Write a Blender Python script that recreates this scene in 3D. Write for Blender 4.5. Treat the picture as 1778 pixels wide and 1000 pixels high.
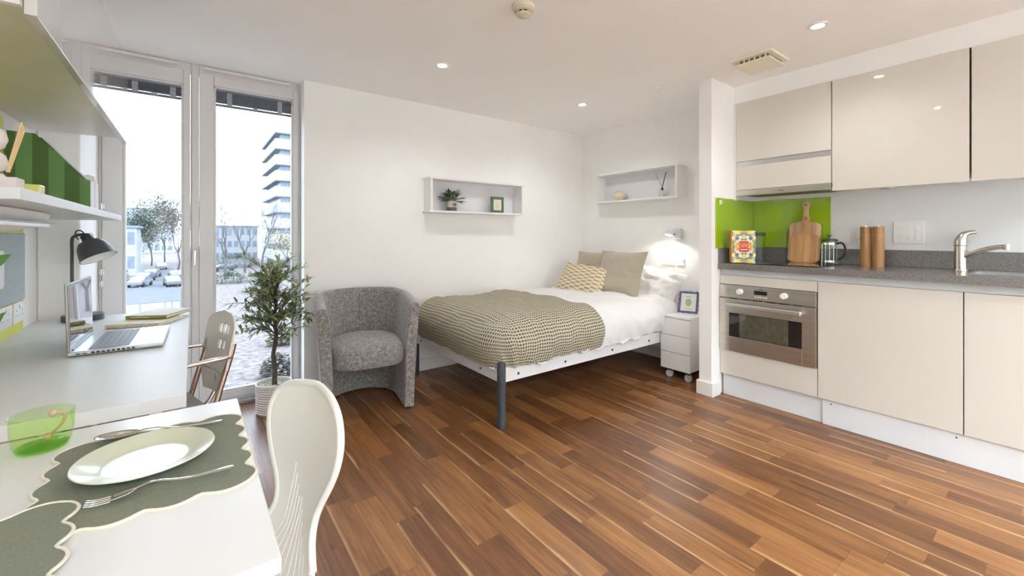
import bpy, bmesh, math, random
from math import sin, cos, pi, radians, floor, hypot
from mathutils import Vector, Matrix, Euler, noise
random.seed(7)
for o in list(bpy.data.objects): bpy.data.objects.remove(o, do_unlink=True)
SC = bpy.context.scene
COL = SC.collection

# ------------------------------------------------------------------ camera, world, exposure
CAMH = 1.125
cd = bpy.data.cameras.new('camera'); cam = bpy.data.objects.new('camera', cd); COL.objects.link(cam)
cam.location = (0, 0, CAMH); cam.rotation_euler = (radians(90), 0, radians(-37.06))
cd.sensor_width = 36; cd.lens = 36*734.86/1778; cd.shift_y = -91/1778; cd.clip_start = 0.02; cd.clip_end = 600
SC.camera = cam
w = bpy.data.worlds.new('overcast_sky'); SC.world = w; w.use_nodes = True
wn = w.node_tree.nodes; wl = w.node_tree.links
bg = wn['Background']; bg.inputs['Strength'].default_value = 5.5
tc = wn.new('ShaderNodeTexCoord'); sx = wn.new('ShaderNodeSeparateXYZ'); rp = wn.new('ShaderNodeValToRGB')
rp.color_ramp.elements[0].position = 0.0; rp.color_ramp.elements[0].color = (.72, .80, .92, 1)
rp.color_ramp.elements[1].position = 0.5; rp.color_ramp.elements[1].color = (.84, .91, 1, 1)
wl.new(tc.outputs['Generated'], sx.inputs[0]); wl.new(sx.outputs['Z'], rp.inputs[0]); wl.new(rp.outputs[0], bg.inputs['Color'])
vs = SC.view_settings; vs.view_transform = 'Standard'; vs.look = 'None'; vs.gamma = 1; vs.exposure = 0.32; vs.use_curve_mapping = False

SC.cycles.max_bounces = 24; SC.cycles.diffuse_bounces = 16; SC.cycles.glossy_bounces = 6; SC.cycles.transparent_max_bounces = 24
# room numbers
LW, WINY, BWY, CEIL = -0.58, 3.40, 3.272, 2.226
HWX, KWX, RCX = 3.44, 3.52, 0.63
BACKY = -2.3
def portal(x0, x1, z0, z1):
    l = bpy.data.lights.new('window_portal', 'AREA'); l.shape = 'RECTANGLE'; l.size = x1-x0; l.size_y = z1-z0
    l.cycles.is_portal = True
    o = bpy.data.objects.new('window_portal', l); COL.objects.link(o); o.location = ((x0+x1)/2, WINY+.1, (z0+z1)/2)
    o.rotation_euler = (radians(-90), 0, 0)
portal(-.40, .0, .05, 2.15); portal(.05, .62, .05, 2.15)

# ------------------------------------------------------------------ materials
MATS = {}
def newmat(name):
    m = bpy.data.materials.new(name); m.use_nodes = True
    return m, m.node_tree.nodes, m.node_tree.links, m.node_tree.nodes['Principled BSDF']
def mat(name, col, rough=.5, metal=0, coat=0, nscale=0, namt=.06, bump=0, bscale=200, emit=0, spec=None, aniso=None, sheen=0):
    if name in MATS: return MATS[name]
    m, n, l, b = newmat(name)
    b.inputs['Base Color'].default_value = (*col, 1); b.inputs['Roughness'].default_value = rough
    b.inputs['Metallic'].default_value = metal; b.inputs['Coat Weight'].default_value = coat
    b.inputs['Coat Roughness'].default_value = .04
    if sheen: b.inputs['Sheen Weight'].default_value = sheen
    if spec is not None: b.inputs['Specular IOR Level'].default_value = spec
    if emit: b.inputs['Emission Color'].default_value = (*col, 1); b.inputs['Emission Strength'].default_value = emit
    t = n.new('ShaderNodeTexCoord')
    def coords(sc):
        mp = n.new('ShaderNodeMapping'); mp.inputs['Scale'].default_value = sc; l.new(t.outputs['Object'], mp.inputs[0]); return mp.outputs[0]
    if nscale:
        sc = nscale if isinstance(nscale, tuple) else (nscale,)*3
        z = n.new('ShaderNodeTexNoise'); z.inputs['Scale'].default_value = 1; z.inputs['Detail'].default_value = 6; l.new(coords(sc), z.inputs[0])
        mx = n.new('ShaderNodeMix'); mx.data_type = 'RGBA'
        lo = tuple(max(0, c*(1-namt)) for c in col); hi = tuple(min(1, c*(1+namt)) for c in col)
        mr = n.new('ShaderNodeMapRange'); mr.inputs[1].default_value = .3; mr.inputs[2].default_value = .7
        l.new(z.outputs[0], mr.inputs[0]); l.new(mr.outputs[0], mx.inputs[0])
        mx.inputs[6].default_value = (*lo, 1); mx.inputs[7].default_value = (*hi, 1)
        l.new(mx.outputs[2], b.inputs['Base Color'])
    if bump:
        z = n.new('ShaderNodeTexNoise'); z.inputs['Scale'].default_value = 1; z.inputs['Detail'].default_value = 3
        sc = bscale if isinstance(bscale, tuple) else (bscale,)*3
        l.new(coords(sc), z.inputs[0])
        bp = n.new('ShaderNodeBump'); bp.inputs['Strength'].default_value = bump; bp.inputs['Distance'].default_value = .002
        l.new(z.outputs[0], bp.inputs['Height']); l.new(bp.outputs[0], b.inputs['Normal'])
    MATS[name] = m
    return m
class NT:
    """small node-maths helper"""
    def __init__(s, m): s.n = m.node_tree.nodes; s.l = m.node_tree.links
    def v(s, sock, x):
        if isinstance(x, (int, float)): sock.default_value = x
        elif isinstance(x, tuple): sock.default_value = x
        else: s.l.new(x, sock)
    def M(s, op, a, b=0., c=None):
        q = s.n.new('ShaderNodeMath'); q.operation = op; s.v(q.inputs[0], a); s.v(q.inputs[1], b)
        if c is not None: s.v(q.inputs[2], c)
        return q.outputs[0]
    def xyz(s, x, y, z=0.):
        q = s.n.new('ShaderNodeCombineXYZ'); s.v(q.inputs[0], x); s.v(q.inputs[1], y); s.v(q.inputs[2], z); return q.outputs[0]
    def sep(s, c):
        q = s.n.new('ShaderNodeSeparateXYZ'); s.l.new(c, q.inputs[0]); return q.outputs
    def noise(s, vec, scale=1, detail=4, rough=.5):
        q = s.n.new('ShaderNodeTexNoise'); s.l.new(vec, q.inputs[0]); q.inputs['Scale'].default_value = scale; q.inputs['Detail'].default_value = detail
        q.inputs['Roughness'].default_value = rough; return q.outputs[0]
    def white(s, vec):
        q = s.n.new('ShaderNodeTexWhiteNoise'); s.l.new(vec, q.inputs[0]); return q.outputs[0]
    def mix(s, f, a, b):
        q = s.n.new('ShaderNodeMix'); q.data_type = 'RGBA'; s.v(q.inputs[0], f)
        s.v(q.inputs[6], a if not isinstance(a, tuple) else (*a, 1)); s.v(q.inputs[7], b if not isinstance(b, tuple) else (*b, 1)); return q.outputs[2]
    def step(s, x, a, b):
        q = s.n.new('ShaderNodeMapRange'); q.interpolation_type = 'SMOOTHSTEP'; s.v(q.inputs[0], x); q.inputs[1].default_value = a; q.inputs[2].default_value = b; return q.outputs[0]
    def ramp(s, x, stops):
        q = s.n.new('ShaderNodeValToRGB'); s.l.new(x, q.inputs[0]); e = q.color_ramp.elements
        while len(e) < len(stops): e.new(.5)
        for k, (p, c) in enumerate(stops): e[k].position = p; e[k].color = (*c, 1)
        return q.outputs[0]
    def bump(s, h, strength, dist, b):
        q = s.n.new('ShaderNodeBump'); q.inputs['Strength'].default_value = strength; q.inputs['Distance'].default_value = dist
        s.l.new(h, q.inputs['Height']); s.l.new(q.outputs[0], b.inputs['Normal'])
    def tc(s, k='Object'): return s.n.new('ShaderNodeTexCoord').outputs[k]

def floor_mat():
    m, n, l, b = newmat('walnut_strip_laminate'); t = NT(m)
    x, y, z = t.sep(t.tc())[:3]
    W = .0965
    rx = t.M('DIVIDE', t.M('ADD', x, 10-.0195), W); row = t.M('FLOOR', rx); fx = t.M('FRACT', rx)
    r1 = t.white(t.xyz(row, 3.7))
    yy = t.M('ADD', t.M('DIVIDE', y, .47), t.M('MULTIPLY', r1, 7.)); colr = t.M('FLOOR', yy); fy = t.M('FRACT', yy)
    idv = t.white(t.xyz(row, colr, 1.3)); id2 = t.white(t.xyz(row, colr, 8.1)); id3 = t.white(t.xyz(row, colr, 5.5))
    gx = t.M('ADD', t.M('MULTIPLY', x, 26.), t.M('MULTIPLY', idv, 40.)); gy = t.M('ADD', t.M('MULTIPLY', y, 2.2), t.M('MULTIPLY', id2, 30.))
    g1 = t.noise(t.xyz(gx, gy), 1, 5, .62)
    g2 = t.noise(t.xyz(t.M('MULTIPLY', x, 230.), t.M('MULTIPLY', y, 8.), t.M('MULTIPLY', idv, 9.)), 1, 4, .65)
    g4 = t.noise(t.xyz(t.M('MULTIPLY', x, 75.), t.M('MULTIPLY', y, 3.), t.M('MULTIPLY', id2, 9.)), 1, 3, .6)
    g3 = t.noise(t.xyz(t.M('MULTIPLY', gx, .35), t.M('MULTIPLY', gy, .8), 4.), 1, 2)
    tone = t.M('ADD', t.M('ADD', t.M('MULTIPLY', idv, .27), .07), t.M('ADD', t.M('MULTIPLY', g1, .55), t.M('ADD', t.M('MULTIPLY', g3, .24), t.M('ADD', t.M('MULTIPLY', g2, .30), t.M('MULTIPLY', g4, .42)))))
    col = t.ramp(t.M('MULTIPLY', tone, .62), [(.36, (.045, .016, .007)), (.47, (.093, .034, .012)), (.57, (.157, .061, .020)), (.67, (.245, .103, .034)), (.80, (.34, .165, .061))])
    # pale sapwood along one edge of some strips
    wav = t.M('MULTIPLY', t.M('SUBTRACT', t.noise(t.xyz(id3, t.M('MULTIPLY', y, 4.)), 1, 2), .5), .35)
    edge = t.M('ADD', t.M('SUBTRACT', fx, .035), wav)
    sap = t.M('MULTIPLY', t.M('SUBTRACT', 1., t.step(edge, -.02, .13)), t.step(id2, .50, .6))
    sap = t.M('MULTIPLY', sap, t.M('ADD', .35, t.M('MULTIPLY', g4, .9)))
    col = t.mix(t.M('MULTIPLY', sap, .8), col, (.50, .30, .14))
    ex = t.M('MINIMUM', fx, t.M('SUBTRACT', 1., fx)); ey = t.M('MINIMUM', fy, t.M('SUBTRACT', 1., fy))
    gap = t.M('MAXIMUM', t.M('SUBTRACT', 1., t.step(ex, .0, .014)), t.M('SUBTRACT', 1., t.step(ey, .0, .004)))
    col = t.mix(t.M('MULTIPLY', gap, .45), col, (.05, .02, .01))
    l.new(col, b.inputs['Base Color'])
    rr = t.M('ADD', t.M('MULTIPLY', g2, .12), .27); l.new(rr, b.inputs['Roughness'])
    b.inputs['Specular IOR Level'].default_value = .5
    t.bump(t.M('SUBTRACT', t.M('MULTIPLY', g2, .4), gap), .25, .0006, b)
    return m
def wood_mat(name, dark, light, sx=40, sz=3, rough=.45, axis='Z'):
    m, n, l, b = newmat(name); t = NT(m); x, y, z = t.sep(t.tc())[:3]
    band = t.white(t.xyz(t.M('FLOOR', t.M('MULTIPLY', y, 28.)), 2.))
    if axis == 'Z': v = t.xyz(t.M('MULTIPLY', x, sx), t.M('MULTIPLY', y, sx), t.M('MULTIPLY', z, sz))
    else: v = t.xyz(t.M('MULTIPLY', x, sz), t.M('MULTIPLY', y, sx), t.M('MULTIPLY', z, sx))
    g = t.noise(v, 1, 5, .6)
    f = t.M('ADD', t.M('MULTIPLY', g, .8), t.M('MULTIPLY', band, .3 if axis == 'Z' else 0.))
    l.new(t.ramp(f, [(.3, dark), (.75, light)]), b.inputs['Base Color']); b.inputs['Roughness'].default_value = rough
    return m
def glass_mat(name, tint=(1, 1, 1), refl=1., ior=1.45):
    m = bpy.data.materials.new(name); m.use_nodes = True; n = m.node_tree.nodes; l = m.node_tree.links
    n.remove(n['Principled BSDF']); out = n['Material Output']
    tr = n.new('ShaderNodeBsdfTransparent'); tr.inputs[0].default_value = (*tint, 1)
    gl = n.new('ShaderNodeBsdfGlossy'); gl.inputs['Roughness'].default_value = .01
    fr = n.new('ShaderNodeFresnel'); fr.inputs[0].default_value = ior
    mu = n.new('ShaderNodeMath'); mu.operation = 'MULTIPLY'; mu.inputs[1].default_value = refl; ge = n.new('ShaderNodeNewGeometry'); iv = n.new('ShaderNodeMath'); iv.operation = 'SUBTRACT'; iv.inputs[0].default_value = 1; l.new(ge.outputs['Backfacing'], iv.inputs[1])
    m2 = n.new('ShaderNodeMath'); m2.operation = 'MULTIPLY'; l.new(fr.outputs[0], m2.inputs[0]); l.new(iv.outputs[0], m2.inputs[1]); l.new(m2.outputs[0], mu.inputs[0])
    mx = n.new('ShaderNodeMixShader'); l.new(mu.outputs[0], mx.inputs[0]); l.new(tr.outputs[0], mx.inputs[1]); l.new(gl.outputs[0], mx.inputs[2])
    l.new(mx.outputs[0], out.inputs[0]); return m

M_wall = mat('matt_white_paint', (.88, .875, .865), .85, nscale=3, namt=.012, bump=.05, bscale=300)
M_ceil = mat('matt_ceiling_paint', (.92, .91, .895), .9, nscale=3, namt=.012)
M_floor = floor_mat()
M_trim = mat('satin_white_gloss', (.80, .79, .76), .35, nscale=5, namt=.02)
M_upvc = mat('grey_white_window_plastic', (.66, .65, .645), .35, nscale=4, namt=.02)
M_white = mat('white_laminate', (.80, .80, .79), .28, nscale=4, namt=.015)
M_desk = mat('white_desk_laminate', (.66, .67, .68), .42, spec=.3, nscale=5, namt=.015)
M_table = mat('warm_white_table', (.72, .715, .70), .3, nscale=5, namt=.015)
M_cream = mat('gloss_cream_door', (.655, .62, .56), .38, coat=.8, nscale=2, namt=.01)
M_glosswhite = mat('high_gloss_white_door', (.66, .655, .64), .06, coat=1, nscale=2, namt=.01)
M_under = mat('cabinet_underside', (.66, .63, .54), .3, nscale=6, namt=.05)
M_plinth = mat('white_plinth', (.72, .73, .75), .35, nscale=5, namt=.02)
M_alu = mat('brushed_aluminium', (.72, .73, .74), .32, 1, nscale=(4, 4, 90), namt=.06)
M_steel = mat('brushed_steel', (.62, .585, .53), .3, 1, nscale=(80, 3, 80), namt=.08)
M_chrome = mat('chrome', (.82, .80, .78), .08, 1, nscale=4, namt=.02)
M_nickel = mat('brushed_nickel', (.60, .55, .48), .2, 1, nscale=4, namt=.05)
M_copperish = mat('warm_satin_steel', (.55, .44, .36), .25, 1, nscale=4, namt=.05)
M_black = mat('black_plastic', (.012, .012, .013), .35, nscale=20, namt=.2)
M_blackglass = mat('black_glass', (.008, .008, .009), .04, coat=1, nscale=4, namt=.1)
M_darkmetal = mat('charcoal_powder_coat', (.045, .052, .062), .42, nscale=30, namt=.15)
M_lampgrey = mat('dark_grey_lamp_enamel', (.055, .058, .066), .38, nscale=20, namt=.1)
M_whitein = mat('white_enamel', (.85, .85, .84), .4, nscale=10, namt=.02)
M_bedwhite = mat('white_painted_steel', (.70, .70, .71), .35, nscale=10, namt=.03)
M_sheet = mat('white_cotton', (.76, .76, .755), .9, nscale=8, namt=.02, bump=.25, bscale=28, sheen=.2)
M_linen = mat('stone_linen', (.40, .355, .275), .95, nscale=(160, 160, 160), namt=.16, bump=.3, bscale=500, sheen=.3)
M_plastic = mat('off_white_plastic', (.79, .775, .72), .4, nscale=5, namt=.02)
M_plastic2 = mat('ivory_plastic', (.66, .60, .46), .45, nscale=10, namt=.03)
M_socket = mat('white_socket_plastic', (.88, .88, .87), .25, nscale=8, namt=.01)
M_worktop = mat('speckled_grey_worktop', (.17, .158, .148), .25, nscale=420, namt=.7, coat=.3)
M_green = mat('lime_green_splashback', (.30, .46, .012), .06, coat=1, nscale=3, namt=.03)
M_yellow = mat('yellow_green_paint', (.66, .66, .12), .6, nscale=4, namt=.05)
M_felt = mat('blue_grey_felt', (.42, .48, .50), .95, nscale=150, namt=.12)
M_mill = wood_mat('turned_mill_wood', (.19, .085, .028), (.42, .215, .08))
M_board = wood_mat('pale_bamboo', (.50, .30, .16), (.78, .55, .34))
M_board2 = wood_mat('honey_bamboo', (.36, .17, .065), (.60, .33, .14))
M_glass = glass_mat('window_glass', (.93, .97, 1.0))
M_clear = glass_mat('clear_glass', (.93, .95, .95), 1.)
M_greenglass = glass_mat('pale_green_glass', (.90, .965, .77), 1.)
M_greenbase = glass_mat('thick_green_glass', (.75, .93, .55), 1.)
M_plate = mat('sage_glazed_ceramic', (.56, .58, .44), .24, coat=.3, nscale=6, namt=.03)
M_mat = mat('sage_green_cotton', (.185, .195, .145), .95, nscale=300, namt=.12, bump=.3, bscale=700)
M_piping = mat('cream_piping', (.72, .68, .56), .8, nscale=100, namt=.06)
M_cutlery = mat('polished_steel', (.80, .79, .77), .1, 1, nscale=4, namt=.02)
M_leaf = mat('olive_leaf', (.27, .31, .15), .5, nscale=25, namt=.45)
M_bark = mat('olive_bark', (.075, .068, .05), .9, nscale=60, namt=.4, bump=.6, bscale=120)
M_pebble = mat('pale_gravel', (.55, .52, .44), .8, nscale=90, namt=.6)
M_lens = mat('lit_lamp_lens', (1., .93, .82), .3, emit=45, nscale=3, namt=.01)

def armchair_mat():
    m, n, l, b = newmat('grey_chenille'); t = NT(m); c = t.tc(); x, y, z = t.sep(c)[:3]
    a = t.noise(c, 55, 5, .75); f = t.noise(t.xyz(t.M('MULTIPLY', x, 90.), t.M('MULTIPLY', y, 90.), t.M('MULTIPLY', z, 420.)), 1, 3, .6)
    g = t.noise(t.xyz(t.M('MULTIPLY', x, 420.), t.M('MULTIPLY', y, 420.), t.M('MULTIPLY', z, 90.)), 1, 3, .6)
    v = t.M('ADD', t.M('MULTIPLY', a, .5), t.M('ADD', t.M('MULTIPLY', f, .35), t.M('MULTIPLY', g, .35)))
    l.new(t.ramp(v, [(.48, (.095, .087, .082)), (.59, (.205, .188, .173)), (.70, (.38, .355, .325))]), b.inputs['Base Color'])
    b.inputs['Roughness'].default_value = .95; b.inputs['Sheen Weight'].default_value = .35
    t.bump(v, .5, .002, b); return m
M_chen = armchair_mat()
def throw_mat():
    m, n, l, b = newmat('waffle_weave_throw'); t = NT(m); u, v, _ = t.sep(t.tc('UV'))[:3]
    fu = t.M('FRACT', t.M('DIVIDE', u, .019)); fv = t.M('FRACT', t.M('DIVIDE', v, .019))
    du = t.M('ABSOLUTE', t.M('SUBTRACT', fu, .5)); dv = t.M('ABSOLUTE', t.M('SUBTRACT', fv, .5))
    hole = t.M('MULTIPLY', t.M('SUBTRACT', 1., t.step(du, .26, .40)), t.M('SUBTRACT', 1., t.step(dv, .22, .36)))
    nz = t.noise(t.xyz(u, v), 60, 3)
    base = t.mix(nz, (.42, .38, .28), (.60, .55, .42))
    l.new(t.mix(hole, base, (.085, .078, .052)), b.inputs['Base Color']); b.inputs['Roughness'].default_value = .95
    t.bump(t.M('SUBTRACT', 1., hole), .6, .003, b); return m
M_throw = throw_mat()
def pattern_mat():
    m, n, l, b = newmat('woven_block_pattern'); t = NT(m); u, v, _ = t.sep(t.tc('UV'))[:3]
    U = t.M('DIVIDE', u, .058); V = t.M('DIVIDE', v, .036)
    cu = t.M('FLOOR', U); odd = t.M('MODULO', t.M('ABSOLUTE', cu), 2.)
    V2 = t.M('ADD', V, t.M('MULTIPLY', odd, .5)); fu = t.M('FRACT', U); fv = t.M('FRACT', V2)
    blk = t.M('MULTIPLY', t.step(t.M('MULTIPLY', t.M('MINIMUM', fu, t.M('SUBTRACT', 1., fu)), 1.), .08, .12), t.step(t.M('MINIMUM', fv, t.M('SUBTRACT', 1., fv)), .14, .2))
    stripe = t.M('GREATER_THAN', t.M('FRACT', t.M('MULTIPLY', fv, 3.)), .45)
    mask = t.M('MULTIPLY', t.M('GREATER_THAN', fv, .45), 1.)
    d = t.M('MAXIMUM', t.M('MULTIPLY', blk, mask), t.M('MULTIPLY', t.M('LESS_THAN', fu, .1), stripe))
    l.new(t.mix(d, (.72, .62, .44), (.36, .28, .18)), b.inputs['Base Color']); b.inputs['Roughness'].default_value = .95
    t.bump(t.M('ADD', d, t.noise(t.xyz(u, v), 400, 2)), .4, .002, b); return m
M_pattern = pattern_mat()
def cover_mat():
    m, n, l, b = newmat('mosaic_book_cover'); t = NT(m); x, y, z = t.sep(t.tc())[:3]
    vec = t.xyz(t.M('ABSOLUTE', x), t.M('MULTIPLY', t.M('ABSOLUTE', t.M('SUBTRACT', z, .111)), 1.), 0.)
    q = n.new('ShaderNodeTexVoronoi'); l.new(vec, q.inputs[0]); q.inputs['Scale'].default_value = 62
    rnd = t.sep(q.outputs['Color'])[0]
    s = n.new('ShaderNodeValToRGB'); s.color_ramp.interpolation = 'CONSTANT'; l.new(rnd, s.inputs[0])
    cols = [(0, (.04, .06, .18)), (.14, (.75, .72, .62)), (.3, (.85, .42, .02)), (.42, (.25, .35, .55)), (.55, (.80, .65, .08)), (.66, (.12, .22, .10)), (.76, (.80, .80, .78)), (.88, (.62, .22, .06)), (.94, (.3, .5, .3))]
    e = s.color_ramp.elements
    while len(e) < len(cols): e.new(.5)
    for k, (p, c) in enumerate(cols): e[k].position = p; e[k].color = (*c, 1)
    l.new(s.outputs[0], b.inputs['Base Color']); b.inputs['Roughness'].default_value = .3; return m
def stripes_mat(name, a, bb, width, axis=0, duty=.5, rough=.7, off=0.):
    m, n, l, b = newmat(name); t = NT(m); c = t.sep(t.tc())[axis]
    f = t.M('FRACT', t.M('DIVIDE', t.M('ADD', c, off+10.*width), width))
    nz = t.noise(t.tc(), 200, 2)
    l.new(t.mix(t.M('GREATER_THAN', f, duty), a, bb), b.inputs['Base Color']); b.inputs['Roughness'].default_value = rough; return m

# ------------------------------------------------------------------ mesh helpers
def BM(): return bmesh.new()
def box(bm, x0, x1, y0, y1, z0, z1, bev=0, seg=2):
    t = bmesh.new(); bmesh.ops.create_cube(t, size=1)
    for v in t.verts: v.co = Vector((x0+(v.co.x+.5)*(x1-x0), y0+(v.co.y+.5)*(y1-y0), z0+(v.co.z+.5)*(z1-z0)))
    if bev: bmesh.ops.bevel(t, geom=t.edges[:], offset=bev, segments=seg, profile=.5, affect='EDGES')
    join(bm, t); return bm
def join(bm, t, M=None):
    if M is not None: t.transform(M)
    me = bpy.data.meshes.new('t'); t.to_mesh(me); t.free(); bm.from_mesh(me); bpy.data.meshes.remove(me)
def lathe(bm, prof, seg=32, c=(0, 0, 0), M=None, close=False, sx=1, sy=1):
    t = bmesh.new(); rings = []
    for r, z in prof:
        if r < 1e-6: rings.append([t.verts.new((c[0], c[1], c[2]+z))])
        else: rings.append([t.verts.new((c[0]+r*sx*cos(2*pi*k/seg), c[1]+r*sy*sin(2*pi*k/seg), c[2]+z)) for k in range(seg)])
    pairs = list(zip(rings, rings[1:]))
    if close: pairs.append((rings[-1], rings[0]))
    for a, b in pairs:
        for k in range(seg):
            k2 = (k+1) % seg
            if len(a) == 1 and len(b) == 1: continue
            if len(a) == 1: t.faces.new((a[0], b[k2], b[k]))
            elif len(b) == 1: t.faces.new((a[k], a[k2], b[0]))
            else: t.faces.new((a[k], a[k2], b[k2], b[k]))
    bmesh.ops.recalc_face_normals(t, faces=t.faces[:])
    join(bm, t, M); return bm
def cyl(bm, p0, p1, r0, r1=None, seg=20, cap=True):
    r1 = r0 if r1 is None else r1
    p0, p1 = Vector(p0), Vector(p1); d = p1-p0; M = Matrix.Translation(p0) @ d.to_track_quat('Z', 'Y').to_matrix().to_4x4()
    L = d.length
    prof = [(r0, 0), (r1, L)]
    if cap: prof = [(0, 0)]+prof+[(0, L)]
    return lathe(bm, prof, seg, M=M)
def smooth_path(pts, n=6):
    P = [Vector(p) for p in pts]; out = []
    for i in range(len(P)-1):
        a = P[max(i-1, 0)]; b = P[i]; c = P[i+1]; d = P[min(i+2, len(P)-1)]
        for k in range(n):
            t = k/n; out.append(.5*((2*b)+(c-a)*t+(2*a-5*b+4*c-d)*t*t+(3*b-3*c+d-a)*t**3))
    out.append(P[-1]); return out
def tube(bm, pts, r, seg=10, closed=False, flat=None):
    P = [Vector(p) for p in pts]; n = len(P); R = r if isinstance(r, (list, tuple)) else [r]*n
    if len(R) != n: R = [R[0]+(R[-1]-R[0])*i/(n-1) for i in range(n)]
    t = bmesh.new(); rings = []; up = None
    for i, p in enumerate(P):
        if closed: d = (P[(i+1) % n]-P[i-1])
        else: d = (P[min(i+1, n-1)]-P[max(i-1, 0)])
        d.normalize()
        if up is None: up = Vector((0, 0, 1)) if abs(d.z) < .9 else Vector((1, 0, 0))
        s = d.cross(up)
        if s.length < 1e-5: s = d.orthogonal()
        s.normalize(); up = s.cross(d).normalized()
        fl = flat or 1
        rings.append([t.verts.new(p+(s*cos(2*pi*k/seg)+up*sin(2*pi*k/seg)*fl)*R[i]) for k in range(seg)])
    m = n if closed else n-1
    for i in range(m):
        a, b = rings[i], rings[(i+1) % n]
        for k in range(seg): t.faces.new((a[k], a[(k+1) % seg], b[(k+1) % seg], b[k]))
    if not closed: t.faces.new(rings[0][::-1]); t.faces.new(rings[-1])
    bmesh.ops.recalc_face_normals(t, faces=t.faces[:])
    join(bm, t); return bm
def prism(bm, pts, z0, z1, M=None, bev=0):
    """extrude an xy polygon between z0 and z1"""
    t = bmesh.new(); a = [t.verts.new((x, y, z0)) for x, y in pts]; b = [t.verts.new((x, y, z1)) for x, y in pts]
    t.faces.new(a[::-1]); t.faces.new(b); n = len(pts)
    for k in range(n): t.faces.new((a[k], a[(k+1) % n], b[(k+1) % n], b[k]))
    bmesh.ops.recalc_face_normals(t, faces=t.faces[:])
    if bev: bmesh.ops.bevel(t, geom=[e for e in t.edges if len(e.link_faces) == 2 and e.calc_face_angle(0) > .8], offset=bev, segments=2, affect='EDGES')
    join(bm, t, M); return bm
def rrect(w, h, r, n=5, cx=0, cy=0):
    out = []
    for (sx_, sy_, a0) in ((1, 1, 0), (-1, 1, 90), (-1, -1, 180), (1, -1, 270)):
        for k in range(n+1):
            a = radians(a0+90*k/n); out.append((cx+sx_*(w/2-r)+r*cos(a), cy+sy_*(h/2-r)+r*sin(a)))
    return out
def grid(bm, f, nu, nv, uvf=None, close_u=False):
    """surface from f(i,j)->co ; uv from uvf(i,j)"""
    t = bmesh.new(); V = [[t.verts.new(f(i, j)) for j in range(nv)] for i in range(nu)]
    uvl = t.loops.layers.uv.new('UVMap')
    for i in range(nu if close_u else nu-1):
        for j in range(nv-1):
            i2 = (i+1) % nu
            fc = t.faces.new((V[i][j], V[i2][j], V[i2][j+1], V[i][j+1]))
            if uvf:
                for lp, (a, b) in zip(fc.loops, ((i, j), (i+1, j), (i+1, j+1), (i, j+1))): lp[uvl].uv = uvf(a, b)
    join(bm, t); return bm
def loc_of(o):
    return Vector(o.location)
def obj(name, bm, m, parent=None, smooth=True, local=False, **props):
    """one mesh object; geometry given in world coordinates unless local (only for unrotated parents)"""
    me = bpy.data.meshes.new(name)
    if parent is not None and not local:
        off = Vector((0, 0, 0)); p = parent
        while p is not None: off += Vector(p.location); p = p.parent
        bm.transform(Matrix.Translation(-off))
    bm.to_mesh(me); bm.free(); o = bpy.data.objects.new(name, me); COL.objects.link(o)
    for mm in (m if isinstance(m, (list, tuple)) else [m]): me.materials.append(mm)
    if smooth:
        for p in me.polygons: p.use_smooth = True
        me.set_sharp_from_angle(angle=radians(50))
        if 0 < len(me.polygons) < 4000:
            md = o.modifiers.new('normals', 'WEIGHTED_NORMAL'); md.keep_sharp = True; md.weight = 80
    if parent is not None: o.parent = parent
    for k, v in props.items(): o[k] = v
    return o
def thing(name, label, cat, loc=(0, 0, 0), rotz=0, group=None, rot=None):
    o = bpy.data.objects.new(name, None); COL.objects.link(o); o.empty_display_size = .05
    o.location = loc; o.rotation_euler = rot if rot else (0, 0, rotz); o['label'] = label; o['category'] = cat
    if group: o['group'] = group
    return o
def struct(name, bm, m, parent=None, **kw):
    o = obj(name, bm, m, parent, **kw)
    if parent is None: o['kind'] = 'structure'
    return o
def tag(o, label, cat, group=None):
    o['label'] = label; o['category'] = cat
    if group: o['group'] = group
    return o
def dup(root, loc=None, rotz=None, label=None):
    r = root.copy(); COL.objects.link(r)
    if loc is not None: r.location = loc
    if rotz is not None: r.rotation_euler = (0, 0, rotz)
    if label: r['label'] = label
    for ch in list(root.children):
        c = ch.copy(); COL.objects.link(c); c.parent = r
        for g in list(ch.children):
            d = g.copy(); COL.objects.link(d); d.parent = c
    return r
def text(name, s, size, m, parent, loc, rot, extrude=.0004, align='CENTER', xs=1.):
    cu = bpy.data.curves.new(name, 'FONT'); cu.body = s; cu.size = size; cu.extrude = extrude; cu.align_x = align; cu.align_y = 'CENTER'
    tmp = bpy.data.objects.new(name, cu); COL.objects.link(tmp); bpy.context.view_layer.update()
    me = bpy.data.meshes.new_from_object(tmp.evaluated_get(bpy.context.evaluated_depsgraph_get())); bpy.data.objects.remove(tmp, do_unlink=True); bpy.data.curves.remove(cu)
    me.name = name; me.materials.clear(); me.materials.append(m)
    o = bpy.data.objects.new(name, me); COL.objects.link(o); o.parent = parent; o.location = loc; o.rotation_euler = rot
    o.scale = (xs, 1, 1); return o
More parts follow.
